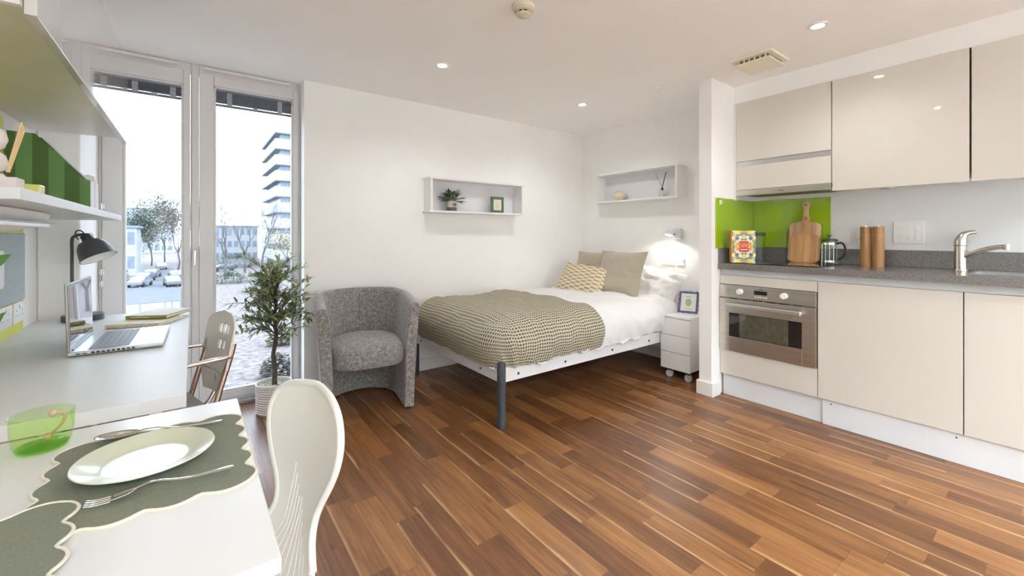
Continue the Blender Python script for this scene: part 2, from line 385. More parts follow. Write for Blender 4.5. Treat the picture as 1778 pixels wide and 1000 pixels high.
# ------------------------------------------------------------------ the room shell
T = .15
b = BM(); box(b, LW-T, KWX+T, BACKY-T, WINY+.02, -.06, 0); struct('floor', b, M_floor, smooth=False)
b = BM(); box(b, LW-T, KWX+T, BACKY-T, WINY+.25, CEIL, CEIL+.12); struct('ceiling', b, M_ceil, smooth=False)
b = BM(); box(b, LW-T, LW, BACKY-T, WINY+.25, 0, CEIL); struct('wall_left', b, M_wall, smooth=False)
b = BM(); box(b, LW, -.435, 2.91, WINY+.2, 0, CEIL, .012, 3); struct('wall_window_pier', b, M_wall)
b = BM(); box(b, RCX, HWX+T, BWY, WINY+.25, 0, CEIL); struct('wall_far', b, M_wall, smooth=False)
b = BM(); box(b, HWX, HWX+T, 1.605, BWY, 0, CEIL); struct('wall_headboard', b, M_wall, smooth=False)
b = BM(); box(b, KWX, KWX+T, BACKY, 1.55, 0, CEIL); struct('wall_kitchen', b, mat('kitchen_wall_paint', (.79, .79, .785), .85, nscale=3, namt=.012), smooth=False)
b = BM(); box(b, 2.888, KWX, 1.515, 1.608, 0, CEIL, .003, 2); struct('wall_nib', b, M_wall)
b = BM(); box(b, LW-T, KWX+T, BACKY-T, BACKY, 0, CEIL); struct('wall_behind', b, M_wall, smooth=False)
b = BM(); box(b, 3.215, KWX, BACKY, 1.515, 2.098, CEIL); struct('wall_bulkhead', b, M_wall, smooth=False)
def skirting(name, x0, x1, y0, y1, h=.098):
    b = BM(); box(b, x0, x1, y0, y1, 0, h, .004, 2); struct(name, b, M_trim)
skirting('baseboard_far', RCX, HWX-.014, BWY-.014, BWY)
skirting('baseboard_headboard', HWX-.014, HWX, 1.622, BWY-.014)
skirting('baseboard_nib', 2.874, 2.888, 1.501, 1.622)
skirting('baseboard_nib_front', 2.888, 2.985, 1.501, 1.515)
skirting('baseboard_nib_rear', 2.888, HWX-.014, 1.608, 1.622)
skirting('baseboard_left', LW, LW+.014, BACKY, 2.91)

# windows: one frame structure each, with sash, glass, handle and vent parts
def window(n, x0, x1, gx0, gx1, sash_l, sash_r, gz0, gz1, Z0=.02, Z1=CEIL):
    y0, y1 = WINY, WINY+.07
    b = BM()
    box(b, x0, sash_l, y0, y1, Z0, Z1, .004); box(b, sash_r, x1, y0, y1, Z0, Z1, .004)
    box(b, sash_l, sash_r, y0, y1, Z1-.05, Z1, .003); box(b, sash_l, sash_r, y0, y1, Z0, Z0+.02, .003)
    f = struct('window_%d' % n, b, M_upvc)
    b = BM(); s = .012
    box(b, sash_l+.001, gx0, y0-s, y1-.01, Z0+.021, Z1-.051, .004); box(b, gx1, sash_r-.001, y0-s, y1-.01, Z0+.021, Z1-.051, .004)
    box(b, gx0, gx1, y0-s, y1-.01, gz1, Z1-.051, .004); box(b, gx0, gx1, y0-s, y1-.01, Z0+.021, gz0, .004)
    # glazing bead
    for (a0, a1, c0, c1) in ((gx0, gx0+.012, gz0, gz1), (gx1-.012, gx1, gz0, gz1), (gx0, gx1, gz1-.012, gz1), (gx0, gx1, gz0, gz0+.012)):
        box(b, a0, a1, y0-s+.006, y0+.02, c0, c1, .002)
    obj('window_sash', b, M_upvc, f)
    b = BM(); box(b, gx0-.004, gx1+.004, y0+.020, y0+.026, gz0-.004, gz1+.004); obj('window_glass', b, M_glass, f, smooth=False)
    b = BM(); box(b, x0+.06, x1-.07, y0-.022, y0-.0005, Z1-.026, Z1-.010, .004)
    for k in range(3): box(b, x0+.07, x1-.08, y0-.024, y0-.010, Z1-.03+k*.003, Z1-.0285+k*.003)
    obj('trickle_vent', b, M_trim, f)
    return f
w1 = window(1, -.435, -.005, -.328, -.045, -.42, .03-.04, .10, 2.085)
w2 = window(2, -.005, RCX, .113, .58, .035, .615, .09, 2.105)
b = BM(); box(b, .002, .022, WINY-.022, WINY-.013, 1.0, 1.035, .003); box(b, .0035, .0205, WINY-.048, WINY-.022, 1.02, 1.034, .004)
box(b, .004, .020, WINY-.050, WINY-.036, .93, 1.03, .005); obj('window_handle', b, M_alu, w1)
for i, z in enumerate((.83, .90, 1.22, 1.28)):
    b = BM(); box(b, -.433, -.405, WINY-.02, WINY-.0005, z, z+.028, .003); cyl(b, (-.419, WINY-.024, z-.004), (-.419, WINY-.024, z+.032), .006)
    obj('window_hinge', b, M_alu, w1)
b = BM(); box(b, -.435, RCX, WINY-.055, WINY, 0, .022, .003); struct('trim_1', b, mat('grey_threshold', (.35, .32, .33), .5, nscale=10, namt=.1))
# raised venetian blinds
def blind(x0, x1, zt, label, drop, nv):
    t = thing('venetian_blind', label, 'window blind', ((x0+x1)/2, WINY+.006, zt), group='raised venetian blinds at the tops of the windows')
    b = BM(); box(b, x0, x1, WINY-.004, WINY+.017, zt-.022, zt, .002); obj('head_rail', b, mat('blind_grey_metal', (.20, .21, .24), .4, nscale=10, namt=.1), t)
    b = BM(); n = 14
    for k in range(n):
        z = zt-.026-(drop-.045)*k/n; dx = random.uniform(-.002, .002)
        box(b, x0+.004+dx, x1-.004+dx, WINY-.006+random.uniform(-.002, .002), WINY+.016, z-.0022, z-.0006)
    obj('slat_stack', b, mat('dark_grey_slats', (.10, .105, .125), .45, nscale=40, namt=.3), t)
    b = BM(); box(b, x0+.003, x1-.003, WINY-.005, WINY+.016, zt-drop, zt-drop+.014, .003); obj('bottom_rail', b, mat('blind_rail', (.12, .125, .14), .4, nscale=10, namt=.1), t)
    for q in (.18, .5, .82):
        b = BM(); xx = x0+(x1-x0)*q
        box(b, xx-.014, xx+.014, WINY-.0085, WINY-.006, zt-drop+.004, zt-.03 if q != .5 else zt-drop+.02); obj('ladder_tape', b, mat('tape_grey', (.30, .30, .33), .8, nscale=100, namt=.2), t)
    b = BM(); xx = x1-.03; tube(b, [(xx, WINY-.010, zt-.02), (xx+.001, WINY-.011, zt-.6), (xx, WINY-.010, zt-nv)], .0028, 8); obj('wand', b, M_clear, t)
blind(-.326, -.047, 2.083, 'raised dark grey blind bunched above the pane beside the desk', .098, 1.25)
blind(.115, .578, 2.103, 'raised dark grey blind bunched above the pane beside the far wall', .122, 1.4)

# ------------------------------------------------------------------ ceiling fittings
DL = [(1.288, 2.452, 'recessed downlight in the ceiling above the grey armchair side'),
      (2.609, 2.477, 'recessed downlight in the ceiling above the bed'),
      (2.614, .804, 'recessed downlight in the ceiling in front of the kitchen wall cupboards')]
def downlight(x, y, label, power=12., tone=(.97, .98, 1.)):
    t = thing('ceiling_downlight', label, 'ceiling light', (x, y, CEIL), group='recessed ceiling downlights')
    b = BM(); lathe(b, [(.026, -.001), (.030, -.006), (.043, -.006), (.046, -.003), (.046, 0), (.026, 0)], 32, (x, y, CEIL), close=True); obj('trim_ring', b, M_whitein, t)
    b = BM(); lathe(b, [(0, -.0015), (.0262, -.0015), (.0262, -.0005), (0, -.0005)], 24, (x, y, CEIL)); obj('lit_lens', b, M_lens, t)
    l = bpy.data.lights.new('downlight_beam', 'SPOT'); l.energy = power; l.color = tone; l.spot_size = radians(150); l.spot_blend = .7; l.shadow_soft_size = .03
    o = bpy.data.objects.new('downlight_beam', l); COL.objects.link(o); o.parent = t; o.location = (0, 0, -.02)
for d in DL: downlight(*d)
downlight(1.288, .70, 'recessed downlight in the ceiling on the camera side of the smoke detector')  # extra fill lamp out of view, added for brightness
for x in (-.1, .75, 1.6, 2.45, 3.1): downlight(x, -1.8, 'added unseen fill downlight near the wall behind the camera', 160., (.80, .93, 1.))  # added fill lamps, wash the unseen rear wall so it bounces light forward
t = thing('smoke_detector', 'round ivory smoke detector on the ceiling above the floor in mid room', 'smoke detector', (1.266, 1.585, CEIL))
X, Y = 1.266, 1.585
b = BM(); lathe(b, [(0, 0), (.052, 0), (.054, -.006), (.052, -.018), (.046, -.022), (0, -.022)], 40, (X, Y, CEIL)); obj('base', b, M_plastic2, t)
b = BM(); lathe(b, [(0, -.0225), (.046, -.0225), (.046, -.030), (.038, -.0325), (0, -.0325)], 40, (X, Y, CEIL)); obj('housing', b, M_plastic2, t)
b = BM(); lathe(b, [(0, -.0325), (.031, -.0325), (.031, -.041), (0, -.041)], 40, (X, Y, CEIL)); obj('sensor_grille', b, M_black, t)
b = BM(); lathe(b, [(0, -.041), (.036, -.041), (.034, -.047), (.020, -.051), (.012, -.056), (0, -.058)], 40, (X, Y, CEIL))
for k in range(8):
    a = k*pi/4; box(b, X+.033*cos(a)-.003, X+.033*cos(a)+.003, Y+.033*sin(a)-.003, Y+.033*sin(a)+.003, CEIL-.0415, CEIL-.032)
obj('cap', b, M_plastic2, t)
t = thing('sprinkler_cover', 'flat white round cover plate on the ceiling near the nib wall', 'ceiling cover plate', (2.767, 1.887, CEIL))
b = BM(); lathe(b, [(0, 0), (.034, 0), (.034, -.004), (.028, -.006), (0, -.006)], 32, (2.767, 1.887, CEIL)); obj('plate', b, M_ceil, t)
b = BM(); lathe(b, [(.040, 0), (.042, -.003), (.044, 0)], 32, (2.767, 1.887, CEIL)); obj('rim', b, M_plastic, t)
t = thing('extractor_fan', 'square cream extractor fan cover on the ceiling by the kitchen', 'extractor fan', (2.84, 1.175, CEIL))
b = BM(); box(b, 2.70, 2.96, 1.06, 1.30, CEIL-.014, CEIL, .004); obj('back_plate', b, mat('cream_vent_plastic', (.84, .79, .66), .45, nscale=10, namt=.02), t)
b = BM(); box(b, 2.735, 2.925, 1.09, 1.27, CEIL-.034, CEIL-.0142); obj('grille_core', b, mat('dark_recess', (.16, .14, .10), .8, nscale=20, namt=.1), t)
b = BM()
for k in range(6): box(b, 2.726+.002, 2.73+.004, 1.10+k*.031, 1.108+k*.031, CEIL-.034, CEIL-.0142)
box(b, 2.715, 2.945, 1.075, 1.285, CEIL-.044, CEIL-.0342, .004); obj('front_cover', b, mat('cream_vent_plastic', (.84, .79, .66), .45, nscale=10, namt=.02), t)

# ------------------------------------------------------------------ kitchen
DX = 3.0
YU = [(1.513, .925), (.922, .322), (.318, -.282)]
t = thing('base_cabinet', 'base cabinet with the steel oven built in beside the nib wall', 'kitchen cabinet', (3.26, 1.22, 0), group='kitchen base cabinets')
ya, yb = YU[0]
b = BM(); box(b, DX+.02, KWX-.002, yb, yb+.018, .152, .888); box(b, DX+.02, KWX-.002, ya-.018, ya-.001, .152, .888); box(b, DX+.02, KWX-.002, yb+.018, ya-.018, .152, .30)
obj('carcass', b, M_white, t, smooth=False)
b = BM(); box(b, DX, DX+.019, yb+.001, ya-.001, .786, .848, .0015); obj('top_panel', b, M_cream, t)
b = BM(); box(b, DX, DX+.019, yb+.001, ya-.001, .152, .322, .0015); obj('warming_drawer', b, M_cream, t)
for i, (ya2, yb2) in enumerate(YU[1:]):
    t = thing('base_cabinet', ('cream gloss base cabinet with the large square door beside the oven', 'cream gloss base cabinet under the sink, cut by the edge of the photo')[i], 'kitchen cabinet', (3.26, (ya2+yb2)/2, 0), group='kitchen base cabinets')
    b = BM(); box(b, DX+.02, KWX-.002, yb2, ya2, .152, .885 if i == 0 else .72); obj('carcass', b, M_white, t, smooth=False)
    b = BM(); box(b, DX, DX+.019, yb2, ya2, .152, .848, .0015); obj('door', b, M_cream, t)
t = thing('handle_rail', 'long silver grip rail running below the grey worktop', 'handle rail', (DX+.03, .6, .85))
b = BM(); box(b, DX+.012, DX+.019, -.9, 1.512, .849, .8895, .002); obj('rail', b, mat('satin_pale_rail', (.62, .66, .67), .35, nscale=5, namt=.02), t)
for i, (y0, y1, lab, zt) in enumerate(((.905, 1.501, 'white plinth board under the oven cabinet', .150), (-.9, .902, 'long white plinth board with two small screw holes', .150))):
    xo = (.022, .010)[i]
    t = thing('plinth', lab, 'plinth', (DX+xo, y0, 0), group='kitchen plinths')
    b = BM(); box(b, DX+xo, DX+xo+.016, y0, y1, 0.001, zt, .001); obj('board', b, M_plinth, t)
    if i == 1:
        for y in (.86, .345):
            b = BM(); cyl(b, (DX+xo-.001, y, .128), (DX+xo+.001, y, .128), .004, seg=10); obj('screw_hole', b, M_black, t)
# oven
t = thing('oven', 'built-in stainless steel oven with a wide dark glass window', 'oven', (3.2, 1.22, .323)); ya, yb = 1.511, .927; OX = DX-.012
b = BM(); box(b, DX+.021, KWX-.05, yb+.02, ya-.02, .324, .782); obj('housing', b, M_steel, t, smooth=False)
b = BM(); box(b, OX+.002, DX+.02, yb, ya, .693, .783, .002); obj('control_panel', b, M_steel, t)
b = BM(); box(b, OX, DX+.02, yb, yb+.075, .324, .687, .0015); box(b, OX, DX+.02, ya-.065, ya, .324, .687, .0015)
box(b, OX, DX+.02, yb+.075, ya-.065, .324, .425, .0015); box(b, OX, DX+.02, yb+.075, ya-.065, .590, .687, .0015)
d = obj('oven_door', b, M_steel, t)
b = BM(); box(b, OX+.003, OX+.008, yb+.073, ya-.063, .423, .592, .0005); obj('door_glass', b, M_blackglass, d)
b = BM(); box(b, OX+.0022, OX+.003, yb+.15, ya-.135, .43, .587); obj('inner_pane', b, mat('oven_inner_glass', (.085, .080, .055), .06, coat=1, nscale=30, namt=.3), d)
b = BM(); box(b, OX-.040, OX-.028, yb+.07, ya-.065, .632, .660, .005, 3); 
for y in (yb+.075, ya-.090): box(b, OX-.030, OX, y, y+.02, .637, .655, .004)
obj('door_handle', b, M_alu, d)
b = BM()
for k in range(6): box(b, OX+.001, OX+.004, yb+.07+k*.078, yb+.07+k*.078+.055, .6875, .6925)
obj('vent_slots', b, M_black, t)
for y in (1.37, 1.10):
    b = BM(); cyl(b, (OX+.002, y, .742), (OX-.022, y, .742), .020, .017, 24); box(b, OX-.026, OX-.02, y-.004, y+.004, .724, .760, .001); obj('control_knob', b, M_socket, t)
b = BM(); box(b, OX+.001, OX+.003, 1.20, 1.28, .732, .758); obj('display', b, M_blackglass, t)
for k in range(5):
    b = BM(); cyl(b, (OX+.003, 1.205+k*.0165, .716), (OX-.002, 1.205+k*.0165, .716), .0048, seg=12); obj('button', b, M_socket, t)
text('maker_mark', 'smeg', .014, M_black, t, (OX+.0012-3.2, 1.24-1.22, .771-.323), (radians(90), 0, radians(-90)))
# worktop, upstand, splashback
b = BM(); WZ = .931
for (x0, x1, y0, y1) in ((2.97, 3.15, -.9, 1.513), (3.42, KWX, -.9, 1.513), (3.15, 3.42, .31, 1.513), (3.15, 3.42, -.9, -.14)): box(b, x0, x1, y0, y1, .8905, WZ)
bmesh.ops.remove_doubles(b, verts=b.verts[:], dist=.0001)
tag(obj('worktop', b, M_worktop, smooth=False), 'speckled dark grey worktop running along the kitchen wall', 'worktop')
b = BM(); box(b, KWX-.014, KWX-.0005, -.9, 1.500, WZ+.0005, 1.035, .001); box(b, 2.975, KWX-.0005, 1.5005, 1.5145, WZ+.0005, 1.035, .001)
tag(obj('upstand', b, M_worktop), 'low dark grey upstand along the back and end of the worktop', 'upstand')
t = thing('splashback', 'lime green glass splashback behind the hob', 'splashback', (KWX, 1.25, 1.036))
b = BM(); box(b, KWX-.0075, KWX-.0005, 1.005, 1.507, 1.0355, 1.392, .0008); obj('rear_panel', b, M_green, t)
b = BM(); box(b, 2.935, KWX-.0005, 1.5075, 1.5145, 1.0355, 1.392, .0008); obj('end_panel', b, M_green, t)
t = thing('wall_hook', 'small white hook on the end of the green splashback', 'hook', (2.99, 1.505, 1.36))
b = BM(); box(b, 2.98, 2.998, 1.5035, 1.5072, 1.345, 1.378, .0015); obj('plate', b, M_socket, t)
b = BM(); tube(b, smooth_path([(2.989, 1.5035, 1.372), (2.989, 1.494, 1.368), (2.989, 1.492, 1.352), (2.989, 1.4995, 1.348)]), .002, 8); obj('hook', b, M_socket, t)
t = thing('hob', 'flat black glass hob set on the worktop', 'hob', (3.24, 1.19, WZ))
b = BM(); box(b, 3.03, 3.46, .93, 1.45, WZ+.0005, WZ+.0055, .0015); obj('glass_top', b, M_blackglass, t)
for (x, y, r) in ((3.14, 1.07, .08), (3.14, 1.32, .07), (3.35, 1.07, .06), (3.35, 1.32, .08)):
    b = BM(); lathe(b, [(r-.0015, .0056), (r-.0015, .0059), (r, .0059), (r, .0056)], 40, (x, y, WZ), close=True); obj('cooking_zone', b, mat('zone_grey', (.10, .10, .11), .3, nscale=10, namt=.1), t)
# sink and tap
t = thing('sink', 'stainless steel sink sunk in the worktop at the photo edge', 'sink', (3.285, .085, .75))
b = BM(); x0, x1, y0, y1 = 3.152, 3.418, -.138, .308
box(b, x0, x0+.004, y0, y1, .76, .9308); box(b, x1-.004, x1, y0, y1, .76, .9308); box(b, x0, x1, y0, y0+.004, .76, .9308); box(b, x0, x1, y1-.004, y1, .76, .9308); box(b, x0, x1, y0, y1, .755, .76)
obj('basin', b, M_alu, t, smooth=False)
b = BM()
box(b, x0-.012, x0+.004, y0-.012, y1+.012, .9315, .934, .001); box(b, x1-.004, x1+.012, y0-.012, y1+.012, .9315, .934, .001); box(b, x0, x1, y0-.012, y0+.004, .9315, .934, .001); box(b, x0, x1, y1-.004, y1+.012, .9315, .934, .001)
obj('rim', b, M_alu, t)
b = BM(); cyl(b, (3.285, .085, .7602), (3.285, .085, .763), .03); obj('drain', b, M_chrome, t)
tx, ty = 3.40, .374
t = thing('kitchen_tap', 'single lever chrome mixer tap behind the sink', 'tap', (tx, ty, WZ+.0005))
b = BM(); lathe(b, [(0, 0), (.030, 0), (.030, .006), (.0265, .010), (.0265, .135), (.0285, .137), (.0285, .143), (0, .143)], 36, (tx, ty, WZ+.0005)); obj('body', b, M_nickel, t)
b = BM()
sec = [(0, 0, 0, .0275, .0275), (0, 0, .02, .028, .028), (.004, .002, .040, .024, .026), (.012, .006, .058, .014, .018), (.034, .014, .068, .007, .014), (.052, .020, .070, .004, .011)]
def leverring(i, j):
    a = 2*pi*i/24; dx, dn, z, rr, rw = sec[j]; D = Vector((cos(radians(-75)), sin(radians(-75)), 0)); S = Vector((-D.y, D.x, 0))
    return Vector((tx, ty, WZ+.144+z))+D*(dx*1.1+cos(a)*rr)+S*(sin(a)*rw)+Vector((0, 0, (-cos(a)*.010 if j > 2 else 0)))
grid(b, leverring, 24, len(sec), close_u=True)
bmesh.ops.contextual_create(b, geom=[e for e in b.edges if e.is_boundary and all(v.co.z > WZ+.2 for v in e.verts)])
obj('lever', b, M_nickel, t)
b = BM(); D = Vector((-.42, -.9, 0)).normalized()
pts = [Vector((tx, ty, WZ+.085))+D*d+Vector((0, 0, z)) for d, z in ((.012, -.008), (.05, .012), (.10, .034), (.15, .048), (.19, .053))]
tube(b, smooth_path(pts), [.014, .0115], 16); obj('spout', b, M_nickel, t)
p = pts[-1]; b = BM(); cyl(b, p+Vector((0, 0, .010)), p+Vector((0, 0, -.016)), .0145, .0135, 24); obj('aerator', b, M_chrome, t)
# wall cabinets
UX = 3.2
t = thing('hood_cabinet', 'narrow end wall cabinet with a lift-up flap housing the cooker hood', 'kitchen wall cabinet', (3.36, 1.21, 1.45), group='kitchen wall cabinets')
b = BM(); box(b, UX+.02, KWX-.001, .912, 1.495, 1.457, 2.096); obj('carcass', b, M_white, t, smooth=False)
b = BM(); box(b, UX+.002, UX+.02, 1.496, 1.5145, 1.385, 2.096); obj('end_panel', b, M_white, t, smooth=False)
b = BM(); box(b, UX, UX+.019, .914, 1.494, 1.665, 2.096, .0015); obj('door', b, M_cream, t)
b = BM(); box(b, UX, UX+.019, .914, 1.494, 1.457, 1.628, .0015); obj('flap', b, M_cream, t)
b = BM(); box(b, UX+.012, UX+.0195, .914, 1.494, 1.629, 1.664); obj('grip_rail', b, M_alu, t, smooth=False)
t = thing('cooker_hood', 'slim steel cooker hood under the narrow wall cabinet', 'cooker hood', (3.36, 1.21, 1.41))
b = BM(); box(b, UX-.004, UX+.018, .914, 1.494, 1.414, 1.455, .002); obj('front_strip', b, M_steel, t)
b = BM(); box(b, UX+.019, KWX-.01, .914, 1.494, 1.424, 1.4555, .002); obj('underside', b, M_steel, t)
b = BM(); box(b, UX+.06, KWX-.06, .96, 1.45, 1.419, 1.4238)
for k in range(10): box(b, UX+.07, KWX-.07, .97+k*.048, .972+k*.048+.02, 1.4175, 1.419)
obj('grease_filter', b, mat('filter_grey', (.25, .24, .2), .4, metal=1, nscale=200, namt=.3), t)
text('maker_mark', 'smeg', .018, M_black, t, (UX-.0046-3.36, 1.20-1.21, 1.436-1.41), (radians(90), 0, radians(-90)))
b = BM(); 
for k in (-.006, 0, .006): cyl(b, (UX-.0052, 1.235+k, 1.4365+k*.5), (UX-.0042, 1.235+k, 1.4365+k*.5), .0022, seg=10)
obj('dot_mark', b, M_black, t)
for i, (ya2, yb2) in enumerate(((.907, .321), (.313, -.282))):
    t = thing('wall_cabinet', ('cream gloss wall cabinet with a single wide door reflecting the downlights', 'cream gloss wall cabinet above the sink, cut by the photo edge')[i], 'kitchen wall cabinet', (3.36, (ya2+yb2)/2, 1.42), group='kitchen wall cabinets')
    b = BM(); box(b, UX+.02, KWX-.001, yb2, ya2, 1.425, 2.096); obj('carcass', b, M_white, t, smooth=False)
    b = BM(); box(b, UX, UX+.019, yb2, ya2, 1.405, 2.096, .0015); obj('door', b, M_cream, t)
b = BM(); box(b, UX+.0195, UX+.03, .3135, .3205, 1.405, 2.096)
for i, (x, y) in enumerate(((3.32, .665), (3.32, .105))):
    t = thing('cabinet_light', ('round steel puck light under the wide wall cabinet', 'round steel puck light under the wall cabinet above the sink')[i], 'cabinet light', (x, y, 1.425), group='puck lights under the wall cabinets')
    b = BM(); lathe(b, [(0, 0), (.034, 0), (.034, -.020), (.030, -.023), (0, -.023)], 32, (x, y, 1.4248)); obj('housing', b, M_alu, t)
    b = BM(); lathe(b, [(0, -.0232), (.026, -.0232), (.024, -.025), (0, -.025)], 32, (x, y, 1.4248)); obj('diffuser', b, M_whitein, t)
# sockets and switches on the kitchen wall
def plate_x(name, label, cat, X, y0, y1, z0, z1, holes=(), rockers=(), face=-1, group=None, pins=None):
    t = thing(name, label, cat, (X, (y0+y1)/2, z0), group=group)
    s = face
    def bx(b, d0, d1, a, c, e, f, bev=0):
        xa, xb = X+s*d0, X+s*d1; box(b, min(xa, xb), max(xa, xb), a, c, e, f, bev)
    b = BM(); bx(b, .0003, .009, y0, y1, z0, z1, .0025); obj('face_plate', b, M_socket, t)
    for (y, z, w_, h_) in rockers:
        b = BM(); bx(b, .0092, .0128, y-w_/2, y+w_/2, z-h_/2, z+h_/2, .001); obj('rocker', b, M_socket, t)
    for (y, z) in holes:
        b = BM()
        for (dy, dz, w_, h_) in ((0, .012, .003, .008), (-.011, -.008, .007, .003), (.011, -.008, .007, .003)): bx(b, .0089, .0094, y+dy-w_/2, y+dy+w_/2, z+dz-h_/2, z+dz+h_/2)
        obj('pin_holes', b, M_black, t)
    for (y, z) in pins or ():
        b = BM(); cyl(b, (X+s*.0088, y, z), (X+s*.0098, y, z), .0025, seg=10); obj('screw', b, M_alu, t)
    return t
plate_x('wall_socket', 'white switched outlet plate behind the cafetiere', 'socket', KWX, .897, .982, 1.072, 1.157, rockers=[(.94, 1.132, .016, .022)], pins=[(.915, 1.114), (.965, 1.114), (.94, 1.09)])
plate_x('wall_socket', 'white wall socket half hidden by the wooden mills', 'socket', KWX, .778, .863, 1.072, 1.157, holes=[(.835, 1.112)], pins=[(.805, 1.114)])
plate_x('switch_panel', 'white six-switch panel on the wall between the mills and the tap', 'switch', KWX, .536, .679, 1.075, 1.215, rockers=[(.57+.0375*i, 1.115+.058*j, .017, .03) for i in range(3) for j in range(2)], pins=[(.548, 1.115), (.548, 1.173), (.667, 1.115), (.667, 1.173)])

# things on the worktop
bk = thing('cookery_book', 'TAPAS cookery book with a mosaic cover standing on the hob end', 'book', (3.075, 1.385, WZ+.006), radians(-37))
b = BM(); box(b, -.082, .082, -.004, -.0015, 0, .222, .0006); cv = obj('front_cover', b, cover_mat(), bk, local=True)
b = BM(); box(b, -.082, .082, .022, .0245, 0, .222, .0006); obj('back_cover', b, mat('orange_cloth', (.72, .30, .02), .5, nscale=60, namt=.1), bk, local=True)
b = BM(); box(b, -.0865, -.0822, -.004, .0245, 0, .222, .001); obj('spine', b, mat('orange_cloth', (.72, .30, .02), .5), bk, local=True)
b = BM(); box(b, -.0818, .079, -.0012, .0217, .003, .219); obj('pages', b, mat('paper', (.78, .76, .70), .9, nscale=(1, 400, 1), namt=.05), bk, local=True)
b = BM(); box(b, -.034, .034, -.0052, -.0042, .074, .148); obj('title_panel', b, mat('red_print', (.42, .006, .005), .4, nscale=20, namt=.02), bk, local=True)
text('title', 'TAPAS', .047, mat('orange_print', (1., .36, .06), .5), bk, (0, -.0056, .117), (radians(90), 0, 0), .0002, xs=.50)
b = BM(); box(b, -.027, .027, -.0056, -.0052, .088, .0925); obj('title_rule', b, mat('cream_print', (.9, .85, .75), .5), bk, local=True)
t = thing('storage_jar', 'tall clear glass jar with a dark lid behind the cookery book', 'jar', (3.36, 1.412, WZ+.0062))
c = (3.36, 1.412, WZ+.0062)
b = BM(); lathe(b, [(0, .001), (.046, .001), (.049, .005), (.049, .185), (.0465, .185), (.0465, .008), (0, .008)], 32, c); obj('glass_body', b, M_clear, t)
b = BM(); lathe(b, [(0, .1855), (.051, .1855), (.051, .205), (.047, .210), (0, .210)], 32, c); obj('lid', b, mat('dark_wood_lid', (.05, .03, .02), .5, nscale=30, namt=.3), t)
def paddle(w_, body, total, r, neck, hr, hole):
    """outline of a paddle board, y up"""
    L = [(-w_/2+r*.6, 0)] ; pts = []
    for k in range(7):
        a = pi+pi/2*k/6; pts.append((-w_/2+r+r*cos(a), r+r*sin(a)))
    for k in range(7):
        a = -pi/2+pi/2*k/6; pts.append((w_/2-r+r*cos(a), r+r*sin(a)))
    sh = r*1.6
    for k in range(8):
        a = pi/2*k/7; pts.append((w_/2-sh*.8+sh*.8*cos(a), body-sh+sh*.7*sin(a)))
    for q in ((neck*1.6, body-.1*sh), (neck*1.05, body+.03), (neck, body+.05), (neck, total-hr*2.0), (hr*.95, total-hr*1.3)): pts.append(q)
    for k in range(9):
        a = pi*k/8; pts.append((hr*cos(a), total-hr+hr*sin(a)))
    for q in ((-hr*.95, total-hr*1.3), (-neck, total-hr*2.0), (-neck, body+.05), (-neck*1.05, body+.03), (-neck*1.6, body-.1*sh)): pts.append(q)
    for k in range(8):
        a = pi/2+pi/2*k/7; pts.append((-w_/2+sh*.8+sh*.8*cos(a), body-sh+sh*.7*sin(a)))
    return pts
def board(label, x, y, w_, body, total, m, hz, lean, nk, hr, thick=.016, zoff=.006):
    t = thing('chopping_board', label, 'chopping board', (x, y, WZ+zoff), rot=Euler((0, radians(lean), 0)))
    t.rotation_mode = 'XYZ'
    b = BM(); M = Matrix(((0, 0, 1, 0), (-1, 0, 0, 0), (0, 1, 0, 0), (0, 0, 0, 1)))
    prism(b, paddle(w_, body, total, .03, nk, hr, hz), 0, thick, M=M, bev=.002); obj('board', b, m, t, local=True)
    b = BM(); cyl(b, (-.0008, 0, total-hr), (.0004, 0, total-hr), hz, seg=16); cyl(b, (thick-.0004, 0, total-hr), (thick+.0008, 0, total-hr), hz, seg=16); obj('hanging_hole', b, mat('hole_shadow', (.05, .03, .02), .9), t, local=True)
board('tall pale bamboo paddle board leaning on the green splashback', 3.425, 1.145, .192, .300, .437, M_board, .006, 9.5, .016, .025)
board('smaller honey bamboo paddle board in front of the tall one', 3.389, 1.128, .168, .215, .335, M_board2, .005, 9.5, .016, .024, .014)
c = (3.385, .975, WZ+.0062)
t = thing('french_press', 'small glass cafetiere with a black handle on the hob corner', 'cafetiere', c)
b = BM(); lathe(b, [(0, .008), (.0405, .008), (.043, .012), (.043, .148), (.0415, .148), (.0415, .014), (0, .011)], 32, c); obj('glass_beaker', b, M_clear, t)
b = BM(); lathe(b, [(.0435, .012), (.0455, .012), (.0455, .022), (.0435, .022)], 32, c, close=True); lathe(b, [(.0435, .128), (.0455, .128), (.0455, .140), (.0435, .140)], 32, c, close=True)
for k in range(4):
    a = pi/4+k*pi/2; p = Vector(c)+Vector((.0452*cos(a), .0452*sin(a), 0)); box(b, p.x-.003, p.x+.003, p.y-.003, p.y+.003, c[2], c[2]+.130, .001)
obj('metal_frame', b, M_chrome, t)
b = BM(); lathe(b, [(0, .149), (.046, .149), (.046, .162), (.036, .166), (0, .167)], 32, c); obj('lid', b, mat('dark_lid', (.04, .035, .03), .3, nscale=10, namt=.1), t)
b = BM(); lathe(b, [(0, .167), (.003, .167), (.003, .182), (.013, .184), (.013, .192), (0, .194)], 20, c); obj('plunger_knob', b, M_black, t)
b = BM(); D = Vector((-.15, -1, 0)).normalized(); C0 = Vector(c)
tube(b, smooth_path([C0+D*.046+Vector((0, 0, .136)), C0+D*.07+Vector((0, 0, .140)), C0+D*.088+Vector((0, 0, .115)), C0+D*.088+Vector((0, 0, .075)), C0+D*.07+Vector((0, 0, .042)), C0+D*.0465+Vector((0, 0, .034))]), .0065, 10); obj('handle', b, M_black, t)
